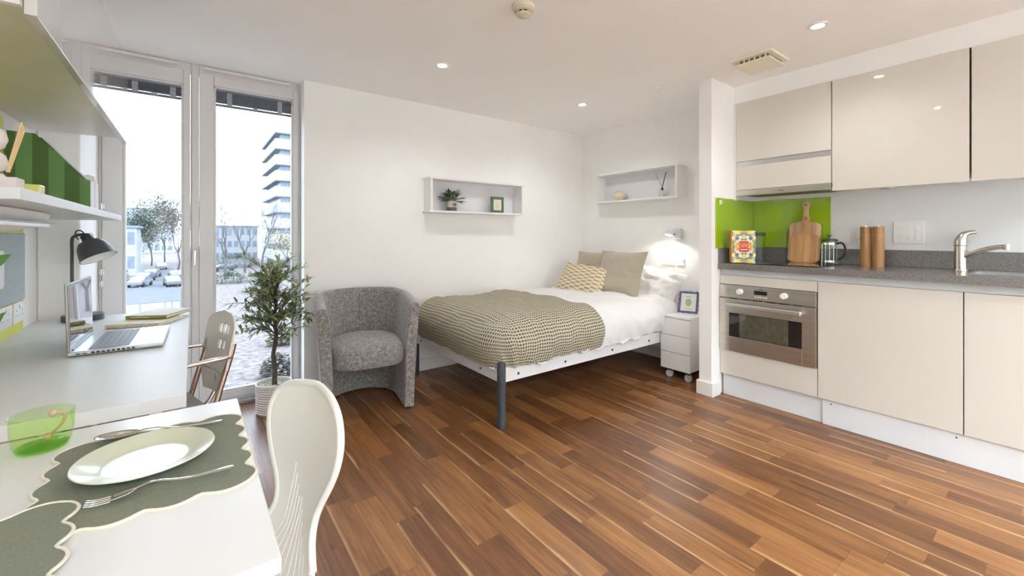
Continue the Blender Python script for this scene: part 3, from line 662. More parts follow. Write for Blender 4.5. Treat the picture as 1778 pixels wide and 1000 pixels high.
b = BM(); lathe(b, [(0, .02), (.040, .02), (.040, .024), (0, .024)], 24, c); cyl(b, Vector(c)+Vector((0, 0, .024)), Vector(c)+Vector((0, 0, .15)), .0018, seg=8); obj('plunger', b, M_chrome, t)
for i, (x, y) in enumerate(((3.40, .787), (3.385, .7235))):
    c = (x, y, WZ+.0003)
    t = thing('wooden_mill', ('tall wooden mill, the one nearer the cafetiere', 'tall wooden mill, the one nearer the tap')[i], 'pepper mill', c, group='pair of wooden mills')
    b = BM(); lathe(b, [(0, 0), (.029, 0), (.0295, .003), (.029, .195), (.0282, .197), (0, .197)], 32, c); obj('body', b, M_mill, t)
    b = BM(); lathe(b, [(0, .1975), (.0282, .1975), (.029, .1995), (.029, .245), (.027, .249), (0, .25)], 32, c); obj('grinder_head', b, M_mill, t)
    b = BM(); lathe(b, [(0, .25), (.005, .25), (.005, .256), (0, .258)], 16, c); obj('top_nut', b, M_chrome, t)
# ------------------------------------------------------------------ wall display boxes
def display_box_y(label, x0, x1, yf, z0, z1):
    t = thing('display_shelf', label, 'wall shelf', ((x0+x1)/2, BWY, z0), group='white box shelves on the walls'); th = .016
    b = BM(); box(b, x0-.012, x1+.012, yf, BWY-.0005, z0, z0+th, .0015); obj('bottom_board', b, M_white, t)
    b = BM(); box(b, x0-.012, x1+.012, yf, BWY-.0005, z1-th, z1, .0015); obj('top_board', b, M_white, t)
    for xx in (x0, x1-th):
        b = BM(); box(b, xx, xx+th, yf+.006, BWY-.0005, z0+th+.0003, z1-th-.0003, .001); obj('side_board', b, M_white, t)
    b = BM(); box(b, x0+th, x1-th, BWY-.006, BWY-.0005, z0+th, z1-th); obj('back_board', b, mat('shelf_back', (.70, .70, .73), .5, nscale=5, namt=.02), t)
display_box_y('white box shelf on the far wall holding a potted plant', 1.545, 2.500, 3.13, 1.316, 1.605)
t = thing('display_shelf', 'white box shelf above the bedhead holding a round vase', 'wall shelf', (HWX, 2.47, 1.452), group='white box shelves on the walls')
y0, y1, xf, z0, z1, th = 2.04, 2.945, 3.30, 1.452, 1.745, .016
b = BM(); box(b, xf, HWX-.0005, y0-.012, y1+.012, z0, z0+th, .0015); obj('bottom_board', b, M_white, t)
b = BM(); box(b, xf, HWX-.0005, y0-.012, y1+.012, z1-th, z1, .0015); obj('top_board', b, M_white, t)
for yy in (y0, y1-th):
    b = BM(); box(b, xf+.006, HWX-.0005, yy, yy+th, z0+th+.0003, z1-th-.0003, .001); obj('side_board', b, M_white, t)
b = BM(); box(b, HWX-.006, HWX-.0005, y0+th, y1-th, z0+th, z1-th); obj('back_board', b, mat('shelf_back', (.70, .70, .73), .5), t)
# leaves
def leaf_geo(bm, base, d, up, L, W, curl=.2, n=5):
    d = d.normalized(); s = d.cross(up)
    if s.length < 1e-4: s = d.orthogonal()
    s.normalize(); nrm = s.cross(d)
    prof = [0, .75, 1, .7, 0]; prev = None
    for i in range(n):
        f = i/(n-1); w_ = W*prof[min(i, 4)]/2
        c = base+d*L*f-Vector((0, 0, 1))*curl*L*f*f+nrm*0
        if w_ < 1e-6: cur = [bm.verts.new(c)]
        else: cur = [bm.verts.new(c+s*w_+nrm*w_*.25), bm.verts.new(c), bm.verts.new(c-s*w_+nrm*w_*.25)]
        if prev:
            if len(prev) == 1 and len(cur) == 3: bm.faces.new((prev[0], cur[0], cur[1])); bm.faces.new((prev[0], cur[1], cur[2]))
            elif len(prev) == 3 and len(cur) == 3:
                for k in (0, 1): bm.faces.new((prev[k], cur[k], cur[k+1], prev[k+1]))
            elif len(prev) == 3 and len(cur) == 1: bm.faces.new((prev[0], cur[0], prev[1])); bm.faces.new((prev[1], cur[0], prev[2]))
        prev = cur
def var_leaf():
    m, n, l, b = newmat('variegated_leaf'); t = NT(m); z = t.noise(t.tc(), 55, 3)
    l.new(t.ramp(z, [(.42, (.05, .085, .045)), (.55, (.12, .17, .08)), (.66, (.50, .52, .34))]), b.inputs['Base Color']); b.inputs['Roughness'].default_value = .45; return m
px_, py_ = 1.763, 3.185; pz = 1.3325
t = thing('potted_plant', 'small variegated plant in a two-tone pot on the far wall shelf', 'potted plant', (px_, py_, pz))
b = BM(); lathe(b, [(0, 0), (.040, 0), (.0425, .003), (.0425, .032)], 32, (px_, py_, pz)); obj('pot_base', b, mat('brown_glaze', (.12, .09, .075), .4, nscale=30, namt=.1), t)
b = BM(); lathe(b, [(.0425, .0322), (.043, .082), (.040, .082), (.039, .07), (0, .07)], 32, (px_, py_, pz)); obj('pot', b, mat('grey_glaze', (.52, .49, .44), .4, nscale=30, namt=.08), t)
b = BM(); random.seed(3)
for k in range(62):
    a = random.uniform(0, 2*pi); e = random.uniform(.02, 1.25); d = Vector((cos(a)*cos(e)*1.15, sin(a)*cos(e)*.55, sin(e)*.85)); r0 = random.uniform(.015, .06)
    leaf_geo(b, Vector((px_, py_, pz+.078))+d*r0, d+Vector((random.uniform(-.3, .3), random.uniform(-.2, .2), random.uniform(-.3, .2))), Vector((0, 0, 1)), random.uniform(.08, .115), random.uniform(.03, .042), .15)
obj('foliage', b, var_leaf(), t)
t = thing('photo_frame', 'small green picture frame on the far wall shelf', 'picture frame', (2.237, 3.19, 1.3325))
def frame_y(t, cx, yf, z0, w_, h_, bw, mf, mc, text_m, lines):
    b = BM(); box(b, cx-w_/2, cx-w_/2+bw, yf, yf+.014, z0, z0+h_, .0015); box(b, cx+w_/2-bw, cx+w_/2, yf, yf+.014, z0, z0+h_, .0015)
    box(b, cx-w_/2+bw, cx+w_/2-bw, yf, yf+.014, z0, z0+bw, .0015); box(b, cx-w_/2+bw, cx+w_/2-bw, yf, yf+.014, z0+h_-bw, z0+h_, .0015); obj('frame', b, mf, t)
    b = BM(); box(b, cx-w_/2+bw, cx+w_/2-bw, yf+.005, yf+.008, z0+bw, z0+h_-bw); p = obj('print', b, mc, t)
    b = BM()
    for (zz, ww) in lines: box(b, cx-ww/2, cx+ww/2, yf+.0042, yf+.0048, zz, zz+.003)
    obj('printed_lines', b, text_m, p)
frame_y(t, 2.237, 3.18, 1.3325, .138, .148, .024, mat('green_frame', (.07, .15, .075), .4, nscale=20, namt=.1), mat('cream_card', (.72, .70, .56), .8, nscale=50, namt=.03), mat('tan_print', (.55, .38, .24), .8), [(1.425, .018), (1.413, .03), (1.40, .05), (1.39, .045), (1.38, .05), (1.368, .03)])
c = (3.375, 2.700, 1.4685)
b = BM(); lathe(b, [(0, 0), (.030, 0), (.034, .004), (.058, .028), (.066, .048), (.062, .064), (.042, .080), (.022, .086), (.020, .094), (.024, .100), (.019, .100), (.016, .09), (.016, .08), (0, .08)], 40, c)
vz = obj('vase', b, mat('sand_ceramic', (.66, .58, .44), .7, nscale=40, namt=.06)); tag(vz, 'squat sand-coloured vase on the bedhead shelf', 'vase')
c = (3.375, 2.225, 1.4685)
t = thing('reed_diffuser', 'clear glass reed diffuser with black sticks on the bedhead shelf', 'diffuser', c)
b = BM(); prism(b, rrect(.052, .052, .008, 4, c[0], c[1]), c[2]+.001, c[2]+.066, bev=.003); obj('bottle', b, M_clear, t)
b = BM(); prism(b, rrect(.044, .044, .006, 4, c[0], c[1]), c[2]+.004, c[2]+.030); obj('oil', b, mat('clear_oil', (.62, .60, .55), .1, nscale=5, namt=.02), t)
b = BM(); cyl(b, (c[0], c[1], c[2]+.066), (c[0], c[1], c[2]+.085), .011, seg=20); obj('collar', b, M_black, t)
for k, (dy, dz, dx, r) in enumerate(((.068, .13, 0, .0016), (-.045, .135, -.01, .0034), (-.03, .128, .012, .0022))):
    b = BM(); cyl(b, (c[0], c[1]-dy*.05, c[2]+.085), (c[0]+dx, c[1]+dy, c[2]+.09+dz), r, seg=8); obj('reed', b, M_black, t)
# wall reading lamp
lx, ly, lz = HWX, 2.095, 1.135
t = thing('wall_lamp', 'small steel reading lamp lit on the wall beside the bed', 'wall light', (lx, ly, lz))
b = BM(); box(b, HWX-.055, HWX-.0005, ly-.036, ly+.036, lz-.040, lz+.050, .004); obj('wall_mount', b, M_alu, t)
hd = Vector((-.25, .10, -.95)).normalized(); hp = Vector((HWX-.088, ly+.045, lz+.012))
b = BM(); cyl(b, hp-hd*.018, hp+hd*.018, .036, .036, 28); hdo = obj('lamp_head', b, M_alu, t)
b = BM(); cyl(b, hp+hd*.0182, hp+hd*.0196, .031, seg=28); obj('lit_face', b, mat('warm_lit_face', (1, .95, .86), .3, emit=14), hdo)
b = BM(); cyl(b, hp+Vector((.02, -.01, .004)), (HWX-.054, ly+.01, lz+.01), .007, seg=12); obj('joint', b, M_alu, t)
l = bpy.data.lights.new('reading_beam', 'SPOT'); l.energy = 4; l.color = (1, .96, .9); l.spot_size = radians(165); l.spot_blend = .35; l.shadow_soft_size = .03
o = bpy.data.objects.new('reading_beam', l); COL.objects.link(o); o.parent = t; o.location = hp+hd*.03-Vector((lx, ly, lz)); o.rotation_euler = hd.to_track_quat('-Z', 'Y').to_euler()
plate_x('double_socket', 'white double socket on the wall behind the pillow', 'socket', HWX, 2.135, 2.265, .86, .925, holes=[(2.17, .892), (2.23, .892)], rockers=[])
plate_x('bedside_switch', 'small white switch plate on the wall above the bedside drawers', 'switch', HWX, 2.045, 2.118, .858, .925, rockers=[(2.065, .905, .022, .025)])

# ------------------------------------------------------------------ bed
BX0, BX1, BY0, BY1 = 1.432, 3.415, 2.003, 3.235
t = thing('bed_frame', 'white metal bed frame with charcoal post legs', 'bed', ((BX0+BX1)/2, (BY0+BY1)/2, 0))
b = BM(); box(b, BX0, BX0+.028, BY0+.03, BY1-.03, .264, .352, .003); obj('foot_rail', b, M_bedwhite, t)
b = BM(); box(b, BX0+.03, BX1-.03, BY0, BY0+.028, .264, .352, .003); obj('side_rail', b, M_bedwhite, t)
b = BM(); box(b, BX0+.03, BX1-.03, BY1-.028, BY1, .264, .352, .003); obj('side_rail', b, M_bedwhite, t)
b = BM(); box(b, BX1-.028, BX1, BY0+.03, BY1-.03, .264, .352, .003); obj('head_rail', b, M_bedwhite, t)
b = BM(); box(b, BX0+.029, BX1-.029, BY0+.029, BY1-.029, .318, .334); obj('slat_base', b, mat('bed_base_grey', (.35, .34, .33), .8, nscale=20, namt=.1), t)
for (x, y) in ((BX0+.012, BY0+.012), (BX0+.012, BY1-.035), (BX1-.02, BY0+.012), (BX1-.02, BY1-.035)):
    b = BM(); lathe(b, [(0, 0), (.0235, 0), (.0255, .004), (.0255, .374), (.021, .385), (0, .388)], 28, (x, y, 0)); obj('leg', b, M_darkmetal, t)
for (x, y, ax) in ((1.56, BY0, 1), (1.95, BY0, 1), (2.42, BY0, 1), (2.86, BY0, 1), (BX0, 2.22, 0), (BX0, 3.08, 0)):
    b = BM()
    if ax: cyl(b, (x, y-.004, .300), (x, y+.002, .300), .008, seg=14)
    else: cyl(b, (x-.004, y, .300), (x+.002, y, .300), .008, seg=14)
    obj('bolt', b, mat('dull_bolt', (.16, .15, .14), .4, metal=1), t)
# mattress
b = BM(); box(b, BX0+.05, BX1-.03, BY0+.04, BY1-.035, .3345, .50, .04, 4)
tag(obj('mattress', b, M_sheet), 'white mattress under the duvet on the bed frame', 'mattress')
def fold(x, y, x0, y0, y1, r, top, dm):
    """cloth point: flat coordinates beyond the inner rectangle fold down over a rounded edge"""
    ex = max(0, x0-x); ey = (y0-y) if y < y0 else 0; ey2 = (y-y1) if y > y1 else 0
    sy_ = -1 if ey else (1 if ey2 else 0); e = ey+ey2
    d = max(ex, e); hy = hypot(ex, e)
    if d <= 0: return Vector((x, y, top)), 0
    dx, dy = -ex/hy, sy_*e/hy
    if d < r*pi/2: a = d/r; out = r*sin(a); dr = r*(1-cos(a))
    else: out = r+.0; dr = r+(d-r*pi/2)
    bx = max(x, x0); by = min(max(y, y0), y1)
    k = 1
    return Vector((bx+dx*out, by+dy*out, top-dr)), d
def cloth(off, xa, xb, ya, yb, top, nx, ny, bulge, seed, amp, bot):
    r = .15; x0 = BX0+.140; y0 = BY0+.140; y1 = BY1-.160
    def f(i, j):
        x = xa+(xb-xa)*i/(nx-1); y = ya+(yb-ya)*j/(ny-1)
        p, d = fold(x, y, x0, y0, y1, r, top, 0)
        n_ = Vector((0, 0, 1))
        n1 = noise.fractal(Vector((x*2.2+seed, y*2.2, 0)), 1., 2., 3)
        n2 = noise.fractal(Vector((x*(5 if d < .1 else 9)+seed, y*7, p.z*3)), 1., 2., 2)
        ridge = 1-abs(noise.noise(Vector((x*7+y*3+seed, (y+p.z)*2.2, 4.))))*2
        z = p.z+n1*.012+.02*math.exp(-((y-(y0+y1)/2)/.5)**2)+n2*amp
        cx_, cy_ = (x0+1.), (y0+y1)/2
        if d > 0:
            q = Vector((p.x-max(x, x0), p.y-min(max(y, y0), y1), 0))
            if q.length > 1e-5:
                q.normalize(); s_ = min(1, d/.2)
                mid = math.sin(min(1, max(0, (top-p.z)/(top-bot)))*pi)
                p += q*(bulge*mid+off+amp*1.2*ridge*s_)*(1 if y < y1 else .3)
            z = p.z+n1*.012*(1-min(1, d/.25))+n2*amp*(1-min(1, d/.3))+.02*math.exp(-((y-(y0+y1)/2)/.5)**2)*(1-min(1, d/.25))
            z = max(z, bot+.006*n2*2)
            pass
        hx = max(0, x-2.9)
        p.z = z+off+.10*min(1, hx/.3)**2*.35+.016*max(0., (x-1.6))*0.6
        p.z += .010*noise.noise(Vector((x*16+seed, y*5, 7.)))*(1 if amp > .005 else .5)
        return p
    def uv(i, j): return (xa+(xb-xa)*i/(nx-1), ya+(yb-ya)*j/(ny-1))
    b = BM(); grid(b, f, nx, ny, uv)
    return b
b = cloth(0, BX0-.235, 3.20, BY0-.235, BY1+.10, .600, 190, 130, .024, 3.3, .016, .346)
o = obj('duvet', b, M_sheet); tag(o, 'rumpled white duvet covering the bed', 'duvet'); md = o.modifiers.new('thick', 'SOLIDIFY'); md.thickness = .012; md.offset = -1
b = cloth(.010, BX0-.245, 2.27, BY0-.245, BY1+.11, .602, 150, 150, .034, 3.3, .0075, .340)
o = obj('throw_blanket', b, M_throw); tag(o, 'beige and brown waffle throw over the foot of the bed', 'blanket'); md = o.modifiers.new('thick', 'SOLIDIFY'); md.thickness = .005; md.offset = 1
# cushions: width along local x, height along z, thickness along y
def cushion_bm(w_, h_, th, n=26, pinch=.10, flange=0, seed=0, wr=.004):
    b = bmesh.new(); uvl = b.loops.layers.uv.new('UVMap'); sides = []
    ib = []
    for s_ in (-1, 1):
        V = []
        for i in range(n+1):
            row = []
            for j in range(n+1):
                u = -1+2*i/n; v = -1+2*j/n
                if s_ == 1 and (i in (0, n) or j in (0, n)): row.append(sides[0][i][j]); continue
                fu = min(1, abs(u)/(1-flange)); fv = min(1, abs(v)/(1-flange))
                prof = max(0, 1-fu**2.6)**.62*max(0, 1-fv**2.6)**.62
                x = u*w_/2*(1-pinch*(1-v*v)**1*abs(u)**3*.6); z = v*h_/2*(1-pinch*(1-u*u)*abs(v)**3*.6)
                nz = noise.fractal(Vector((u*2.5+seed, v*2.5, s_*3.)), 1., 2., 3)
                y = s_*(th/2*prof*(1+.18*nz)+.0015)+wr*noise.noise(Vector((u*6+seed, v*6, 1)))*(1 if prof > 0 else .8)
                row.append(b.verts.new((x, y, z)))
            V.append(row)
        sides.append(V)
        for i in range(n):
            for j in range(n):
                q = (V[i][j], V[i+1][j], V[i+1][j+1], V[i][j+1]) if s_ == -1 else (V[i][j], V[i][j+1], V[i+1][j+1], V[i+1][j])
                fc = b.faces.new(q)
                for lp in fc.loops: lp[uvl].uv = (lp.vert.co.x, lp.vert.co.z)
    return b
def cushion(name, label, cat, w_, h_, th, m, loc, yaw, tilt, roll=0, group=None, **kw):
    b = cushion_bm(w_, h_, th, **kw); o = obj(name, b, m, None); tag(o, label, cat, group)
    o.location = loc; o.rotation_mode = 'XYZ'
    R = Matrix.Rotation(radians(yaw), 4, 'Z') @ Matrix.Rotation(radians(-tilt), 4, 'X') @ Matrix.Rotation(radians(roll), 4, 'Y')
    o.rotation_euler = R.to_euler(); return o
cushion('pillow', 'plump white pillow leaning on the wall next to the bedside drawers', 'pillow', .60, .46, .19, M_sheet, (3.20, 2.285, .660), -80, 40, 11, 'white bed pillows', pinch=.03, seed=1, wr=.022)
cushion('pillow', 'white pillow in the corner hidden behind the cushions', 'pillow', .58, .38, .15, M_sheet, (3.27, 2.92, .665), -90, 34, 0, 'white bed pillows', pinch=.06, seed=5, wr=.012)
cushion('cushion', 'flanged stone-grey cushion standing in front of the white pillow', 'cushion', .45, .44, .15, M_linen, (2.99, 2.395, .790), -80, 26, 0, 'cushions on the bed', pinch=.14, flange=.07, seed=8)
cushion('cushion', 'flanged stone-grey cushion half hidden behind the patterned one', 'cushion', .46, .42, .14, M_linen, (3.13, 2.86, .775), -92, 22, -2, 'cushions on the bed', pinch=.14, flange=.06, seed=12)
cushion('cushion', 'oblong cream cushion with brown woven block pattern', 'cushion', .55, .33, .14, M_pattern, (2.86, 2.72, .715), -86, 32, 5, 'cushions on the bed', pinch=.12, seed=15)

# bedside drawers
nx0, nx1, ny0, ny1 = 3.0, 3.415, 1.742, 1.992
t = thing('bedside_cabinet', 'small white three-drawer unit on castors between bed and nib wall', 'bedside cabinet', ((nx0+nx1)/2, (ny0+ny1)/2, 0))
b = BM(); box(b, nx0+.018, nx1, ny0, ny1, .082, .480, .002); obj('body', b, M_white, t)
b = BM(); box(b, nx0, nx1, ny0, ny1, .4805, .497, .002); obj('top', b, M_white, t)
for k in range(3):
    b = BM(); z = .078+k*.134; box(b, nx0, nx0+.0175, ny0, ny1, z, z+.1300, .0015); obj('drawer', b, M_white, t)
for (x, y) in ((nx0+.05, ny0+.045), (nx0+.05, ny1-.045), (nx1-.06, ny0+.045), (nx1-.06, ny1-.045)):
    b = BM(); cyl(b, (x, y, .083), (x, y, .066), .012, seg=14); box(b, x-.012, x+.018, y-.018, y+.018, .050, .070, .003); cs = obj('castor', b, mat('dark_castor', (.06, .06, .065), .4, nscale=20, namt=.1), t)
    b = BM(); D = Vector((1, .5, 0)).normalized(); P_ = Vector((x+.006, y, .0275))
    for s_ in (-1, 1): cyl(b, P_+D*s_*.006, P_+D*s_*.017, .0272, .0272, 28)
    obj('wheel', b, mat('pale_castor_wheel', (.55, .56, .60), .35, nscale=20, namt=.05), cs)
t = thing('photo_frame', 'ornate violet-blue picture frame on the bedside drawers', 'picture frame', (3.19, 1.872, .4985), rot=Euler((radians(-20), 0, radians(-72))))
wf, hf = .145, .172
b = BM()
for (x0, x1, z0, z1) in ((-wf/2, -wf/2+.014, 0, hf), (wf/2-.014, wf/2, 0, hf), (-wf/2, wf/2, 0, .014), (-wf/2, wf/2, hf-.014, hf)): box(b, x0, x1, -.005, .009, z0, z1, .003)
for k in range(9):
    for s_ in (-1, 1):
        lathe(b, [(0, -.006), (.006+.003*(k % 2), -.003), (.006+.003*(k % 2), .003), (0, .006)], 10, M=Matrix.Translation((s_*(wf/2-.001), 0, .006+k*(hf-.012)/8)) @ Matrix.Rotation(pi/2, 4, 'X'))
for k in range(6):
    for z in (.002, hf-.002): lathe(b, [(0, -.006), (.006+.003*(k % 2), -.003), (.006+.003*(k % 2), .003), (0, .006)], 10, M=Matrix.Translation((-wf/2+.012+k*(wf-.024)/5, 0, z)) @ Matrix.Rotation(pi/2, 4, 'X'))
for v in b.verts: v.co.z += .004
obj('frame', b, mat('violet_frame', (.11, .10, .27), .4, nscale=60, namt=.3), t, local=True)
b = BM(); box(b, -wf/2+.013, wf/2-.013, -.001, .002, .016, hf-.009); pr = obj('print', b, mat('white_card', (.78, .79, .70), .8, nscale=50, namt=.02), t, local=True)
b = BM(); lathe(b, [(0, 0), (.024, 0), (.024, .0006), (0, .0006)], 32, M=Matrix.Translation((0, -.0012, .088)) @ Matrix.Rotation(pi/2, 4, 'X') @ Matrix.Diagonal((1, 1.35, 1, 1))); obj('green_oval', b, mat('pale_green_print', (.35, .50, .36), .8, nscale=90, namt=.2), pr, local=True)
b = BM(); box(b, -.022, .022, -.0018, -.0012, .133, .137); box(b, -.03, .03, -.0018, -.0012, .035, .038); obj('printed_lines', b, mat('dim_print', (.25, .30, .25), .8), pr, local=True)
b = BM(); box(b, -.02, .02, .009, .012, .02, .12); M_ = Matrix.Translation((0, .02, .004)) @ Matrix.Rotation(radians(-18), 4, 'X') @ Matrix.Translation((0, 0, 0))
obj('easel_back', b, M_black, t, local=True)

# ------------------------------------------------------------------ tub armchair (local: front is -y)
AC = thing('tub_armchair', 'grey chenille tub armchair between the olive tree and the bed', 'armchair', (.935, 2.915, 0), -.17)
def upath(hw, depth_back, front, n=40):
    """U outline from right front, round the back, to left front"""
    pts = []; r = hw
    for k in range(7): pts.append((hw, front+(0-front)*k/7))
    for k in range(n+1):
        a = pi*k/n; pts.append((hw*cos(a), depth_back*sin(a)))
    for k in range(1, 8): pts.append((-hw, front*k/7))
    return pts
zs = [(0, .272, .245), (.10, .275, .25), (.3, .285, .262), (.5, .298, .276), (.66, .308, .286)]
FR = -.285
def ring(z, hw, db, inner, th):
    return upath(hw-(th if inner else 0), db-(th if inner else 0), FR)
N = len(ring(0, .3, .3, False, .05))
def topz(k):
    x, y = upath(.3, .28, FR)[k]
    f = min(1, max(0, (y+.285)/.45)); return .688+.055*f
prof = []   # around the section: outer bottom -> outer top -> rounded -> inner top -> inner bottom
def shell(i, j):
    # i around section, j along the U
    TZ = topz(j); th = .062
    def at(z, inner, extra=0):
        q = max(0, min(1, z/.7)); hw = .272+.040*q**1.4; db = .262+.030*q
        tt = (th+extra) if inner else extra
        x, y = upath(hw-tt, db-tt, FR)[j]; return Vector((x, y, z))
    sec_ = [(0.012, 0, 0), (.1, 0, 0), (.25, 0, 0), (.4, 0, 0), (.55, 0, 0), (TZ-.03, 0, 0), (TZ-.010, 0, .004), (TZ, 0, .018), (TZ+.002, 0, .031), (TZ, 0, .044), (TZ-.010, 0, .058), (TZ-.03, 1, 0), (.55, 1, .004), (.42, 1, .006), (.3, 1, .004), (.15, 1, 0), (.012, 1, 0)]
    z, inn, ex = sec_[i]; return at(z, inn, ex)
b = BM(); NS = 17
grid(b, lambda i, j: shell(i, j), NS, N, close_u=True)
bmesh.ops.holes_fill(b, edges=[e for e in b.edges if e.is_boundary], sides=40)
bmesh.ops.recalc_face_normals(b, faces=b.faces[:])
o = obj('shell', b, M_chen, AC, local=True)
md = o.modifiers.new('bev', 'BEVEL'); md.width = .008; md.segments = 3; md.limit_method = 'ANGLE'; md.angle_limit = radians(50)
b = BM()
tube(b, [(.0+0*z, .262+.030*min(1, z/.7)-.066, z) for z in [.43+.04*k for k in range(8)]], .0016, 6); obj('back_seam', b, mat('dark_seam', (.05, .045, .042), .9), AC, local=True)
b = BM(); su = 30; sv = 16
def seatpt(i, j):
    a = 2*pi*i/48; c_, s_ = cos(a), sin(a)
    rx, ryb, ryf = .226, .205, .285
    x = rx*(abs(c_)**(.9 if s_ >= 0 else .42))*(1 if c_ >= 0 else -1); y = (ryb*(abs(s_)**.9) if s_ >= 0 else -(ryf+.012*(1-(x/rx)**2))*(abs(s_)**.35))
    lv = [(0, 0), (.6, 0), (.93, .0), (.985, .012), (1.0, .04), (1.0, .085), (.985, .115), (.93, .134), (.75, .150), (.4, .166), (0, .170)][j]
    return Vector((x*lv[0], y*lv[0]+0.0, .293+lv[1]+.004*noise.noise(Vector((x*6, y*6, j)))))
grid(b, seatpt, 48, 11, close_u=True); bmesh.ops.remove_doubles(b, verts=b.verts[:], dist=.0008); bmesh.ops.recalc_face_normals(b, faces=b.faces[:])
obj('seat_cushion', b, M_chen, AC, local=True)
for (x, y) in ((.24, -.26), (-.24, -.26), (.17, .15), (-.17, .15)):
    b = BM(); cyl(b, (x, y, 0), (x, y, .0135), .016, seg=16); obj('foot', b, M_black, AC, local=True)

# ------------------------------------------------------------------ olive tree
ox, oy = .418, 3.085
t = thing('olive_tree', 'artificial olive tree in a ribbed white pot by the window', 'potted tree', (ox, oy, 0))
b = BM(); prof = [(0, 0), (.092, 0), (.096, .006)]
nr = 11
for k in range(nr):
    z = .010+k*.0145; r = .098+.004*k/nr
    prof += [(r, z), (r+.0028, z+.0035), (r+.0028, z+.008), (r, z+.0115)]
prof += [(.103, .176), (.105, .184), (.103, .190), (.097, .190), (.095, .184), (.094, .165), (0, .165)]
lathe(b, prof, 48, (ox, oy, 0))
def pot_mat():
    m, n, l, bb = newmat('ribbed_white_pot'); q = NT(m); z = q.sep(q.tc())[2]
    f = q.M('FRACT', q.M('DIVIDE', q.M('SUBTRACT', z, .010), .0145)); g = q.step(f, .72, .80)
    g2 = q.M('MULTIPLY', g, q.M('LESS_THAN', z, .172))
    l.new(q.mix(g2, (.74, .71, .66), (.30, .27, .25)), bb.inputs['Base Color']); bb.inputs['Roughness'].default_value = .5; return m
obj('pot', b, pot_mat(), t)
b = BM(); random.seed(11)
for k in range(260):
    a = random.uniform(0, 2*pi); r = .09*math.sqrt(random.random()); s_ = random.uniform(.004, .009)
    tt = bmesh.new(); bmesh.ops.create_icosphere(tt, subdivisions=1, radius=s_); join(b, tt, Matrix.Translation((ox+r*cos(a), oy+r*sin(a), .167+random.uniform(0, .004))) @ Matrix.Diagonal((1, random.uniform(.7, 1.2), .6, 1)))
o = obj('gravel', b, M_pebble, t); o['kind'] = 'stuff'
trunk = smooth_path([(ox+.002, oy, .165), (ox+.004, oy, .27), (ox-.004, oy+.002, .36), (ox+.006, oy, .43), (ox+.012, oy, .50), (ox+.004, oy, .60), (ox+.014, oy, .72), (ox+.008, oy, .86)])
b = BM(); tube(b, trunk, [.0155-.0085*(i/(len(trunk)-1))+(.002 if 16 < i < 20 else 0) for i in range(len(trunk))], 10); obj('trunk', b, M_bark, t)
b = BM(); lb = BM(); random.seed(5)
for k in range(84):
    f = random.random()**.8; z0 = .47+.34*f; a = random.uniform(0, 2*pi)
    reach = random.uniform(.10, .245)*(1-.35*abs(f-.35)); rise = random.uniform(-.03, .15)+.07*f
    if k < 10: a = pi+random.uniform(-.5, .5) if k % 2 else random.uniform(-.5, .5); z0 = random.uniform(.44, .6)
    base = Vector((ox+.006, oy, z0)); tip = base+Vector((cos(a)*reach, sin(a)*reach*.70, rise)); tip.y = min(tip.y, 3.30)
    mid = (base+tip)/2+Vector((0, 0, .03))
    pth = smooth_path([base, mid, tip], 6); tube(b, pth, [.0032, .0011], 5)
    for q in range(3, len(pth)):
        for rep in range(1):
            d = (pth[q]-pth[q-1]).normalized(); s_ = d.cross(Vector((0, 0, 1))).normalized(); up = Vector((0, 0, 1))
            for sg in (-1, 1):
                if random.random() < .10: continue
                dd = d*random.uniform(.1, 1)+s_*sg*random.uniform(.2, 1)+up*random.uniform(-.4, 1.)+Vector((random.uniform(-.4, .4), random.uniform(-.4, .4), 0))
                leaf_geo(lb, pth[q], dd, up, random.uniform(.044, .064), random.uniform(.014, .020), random.uniform(.0, .35))
    leaf_geo(lb, pth[-1], pth[-1]-pth[-2], Vector((0, 0, 1)), .05, .013, .1)
obj('branches', b, M_bark, t)
for v in lb.verts:
    if v.co.y > 3.36: v.co.y = 3.36
obj('leaves', lb, M_leaf, t)
# ------------------------------------------------------------------ desk wall: desk, shelf, cupboard
DZ = .73
t = thing('desk', 'long white desk built along the left wall below the shelf', 'desk', (-.3, 2.1, 0))
b = BM(); box(b, LW+.0005, -.012, 1.335, 2.885, DZ-.034, DZ, .002); obj('desktop', b, M_desk, t)
b = BM(); box(b, LW+.016, -.06, 2.855, 2.883, 0, DZ-.0345, .001); obj('side_panel', b, M_white, t)
b = BM(); box(b, -.085, -.06, 1.36, 1.385, 0, DZ-.0345, .001); obj('leg', b, M_alu, t)
b = BM(); box(b, LW+.03, LW+.055, 1.36, 1.385, 0, DZ-.0345, .001); obj('leg', b, M_alu, t)
b = BM(); box(b, LW+.016, LW+.034, 1.39, 2.85, .45, DZ-.0345, .001); obj('modesty_panel', b, M_white, t)
t = thing('yellow_wall_panel', 'yellow painted panel on the left wall above the desk', 'wall panel', (LW, 2.0, DZ+.0005))
b = BM(); box(b, LW+.0003, LW+.008, 1.34, 2.68, DZ+.0005, 1.199); obj('panel', b, M_yellow, t, smooth=False)
t = thing('yellow_shelf_panel', 'yellow painted panel on the left wall above the shelf', 'wall panel', (LW, 1.9, 1.2265))
b = BM(); box(b, LW+.0003, LW+.006, 1.33, 2.45, 1.2265, 1.576); obj('panel', b, M_yellow, t, smooth=False)
SX = -.285
t = thing('wall_shelf', 'thick white shelf on the left wall below the glossy cupboard', 'wall shelf', (-.43, 2.1, 1.2))
b = BM(); box(b, LW+.0005, SX, 1.315, 2.885, 1.200, 1.226, .002); obj('shelf_board', b, M_desk, t)
UXL = -.254
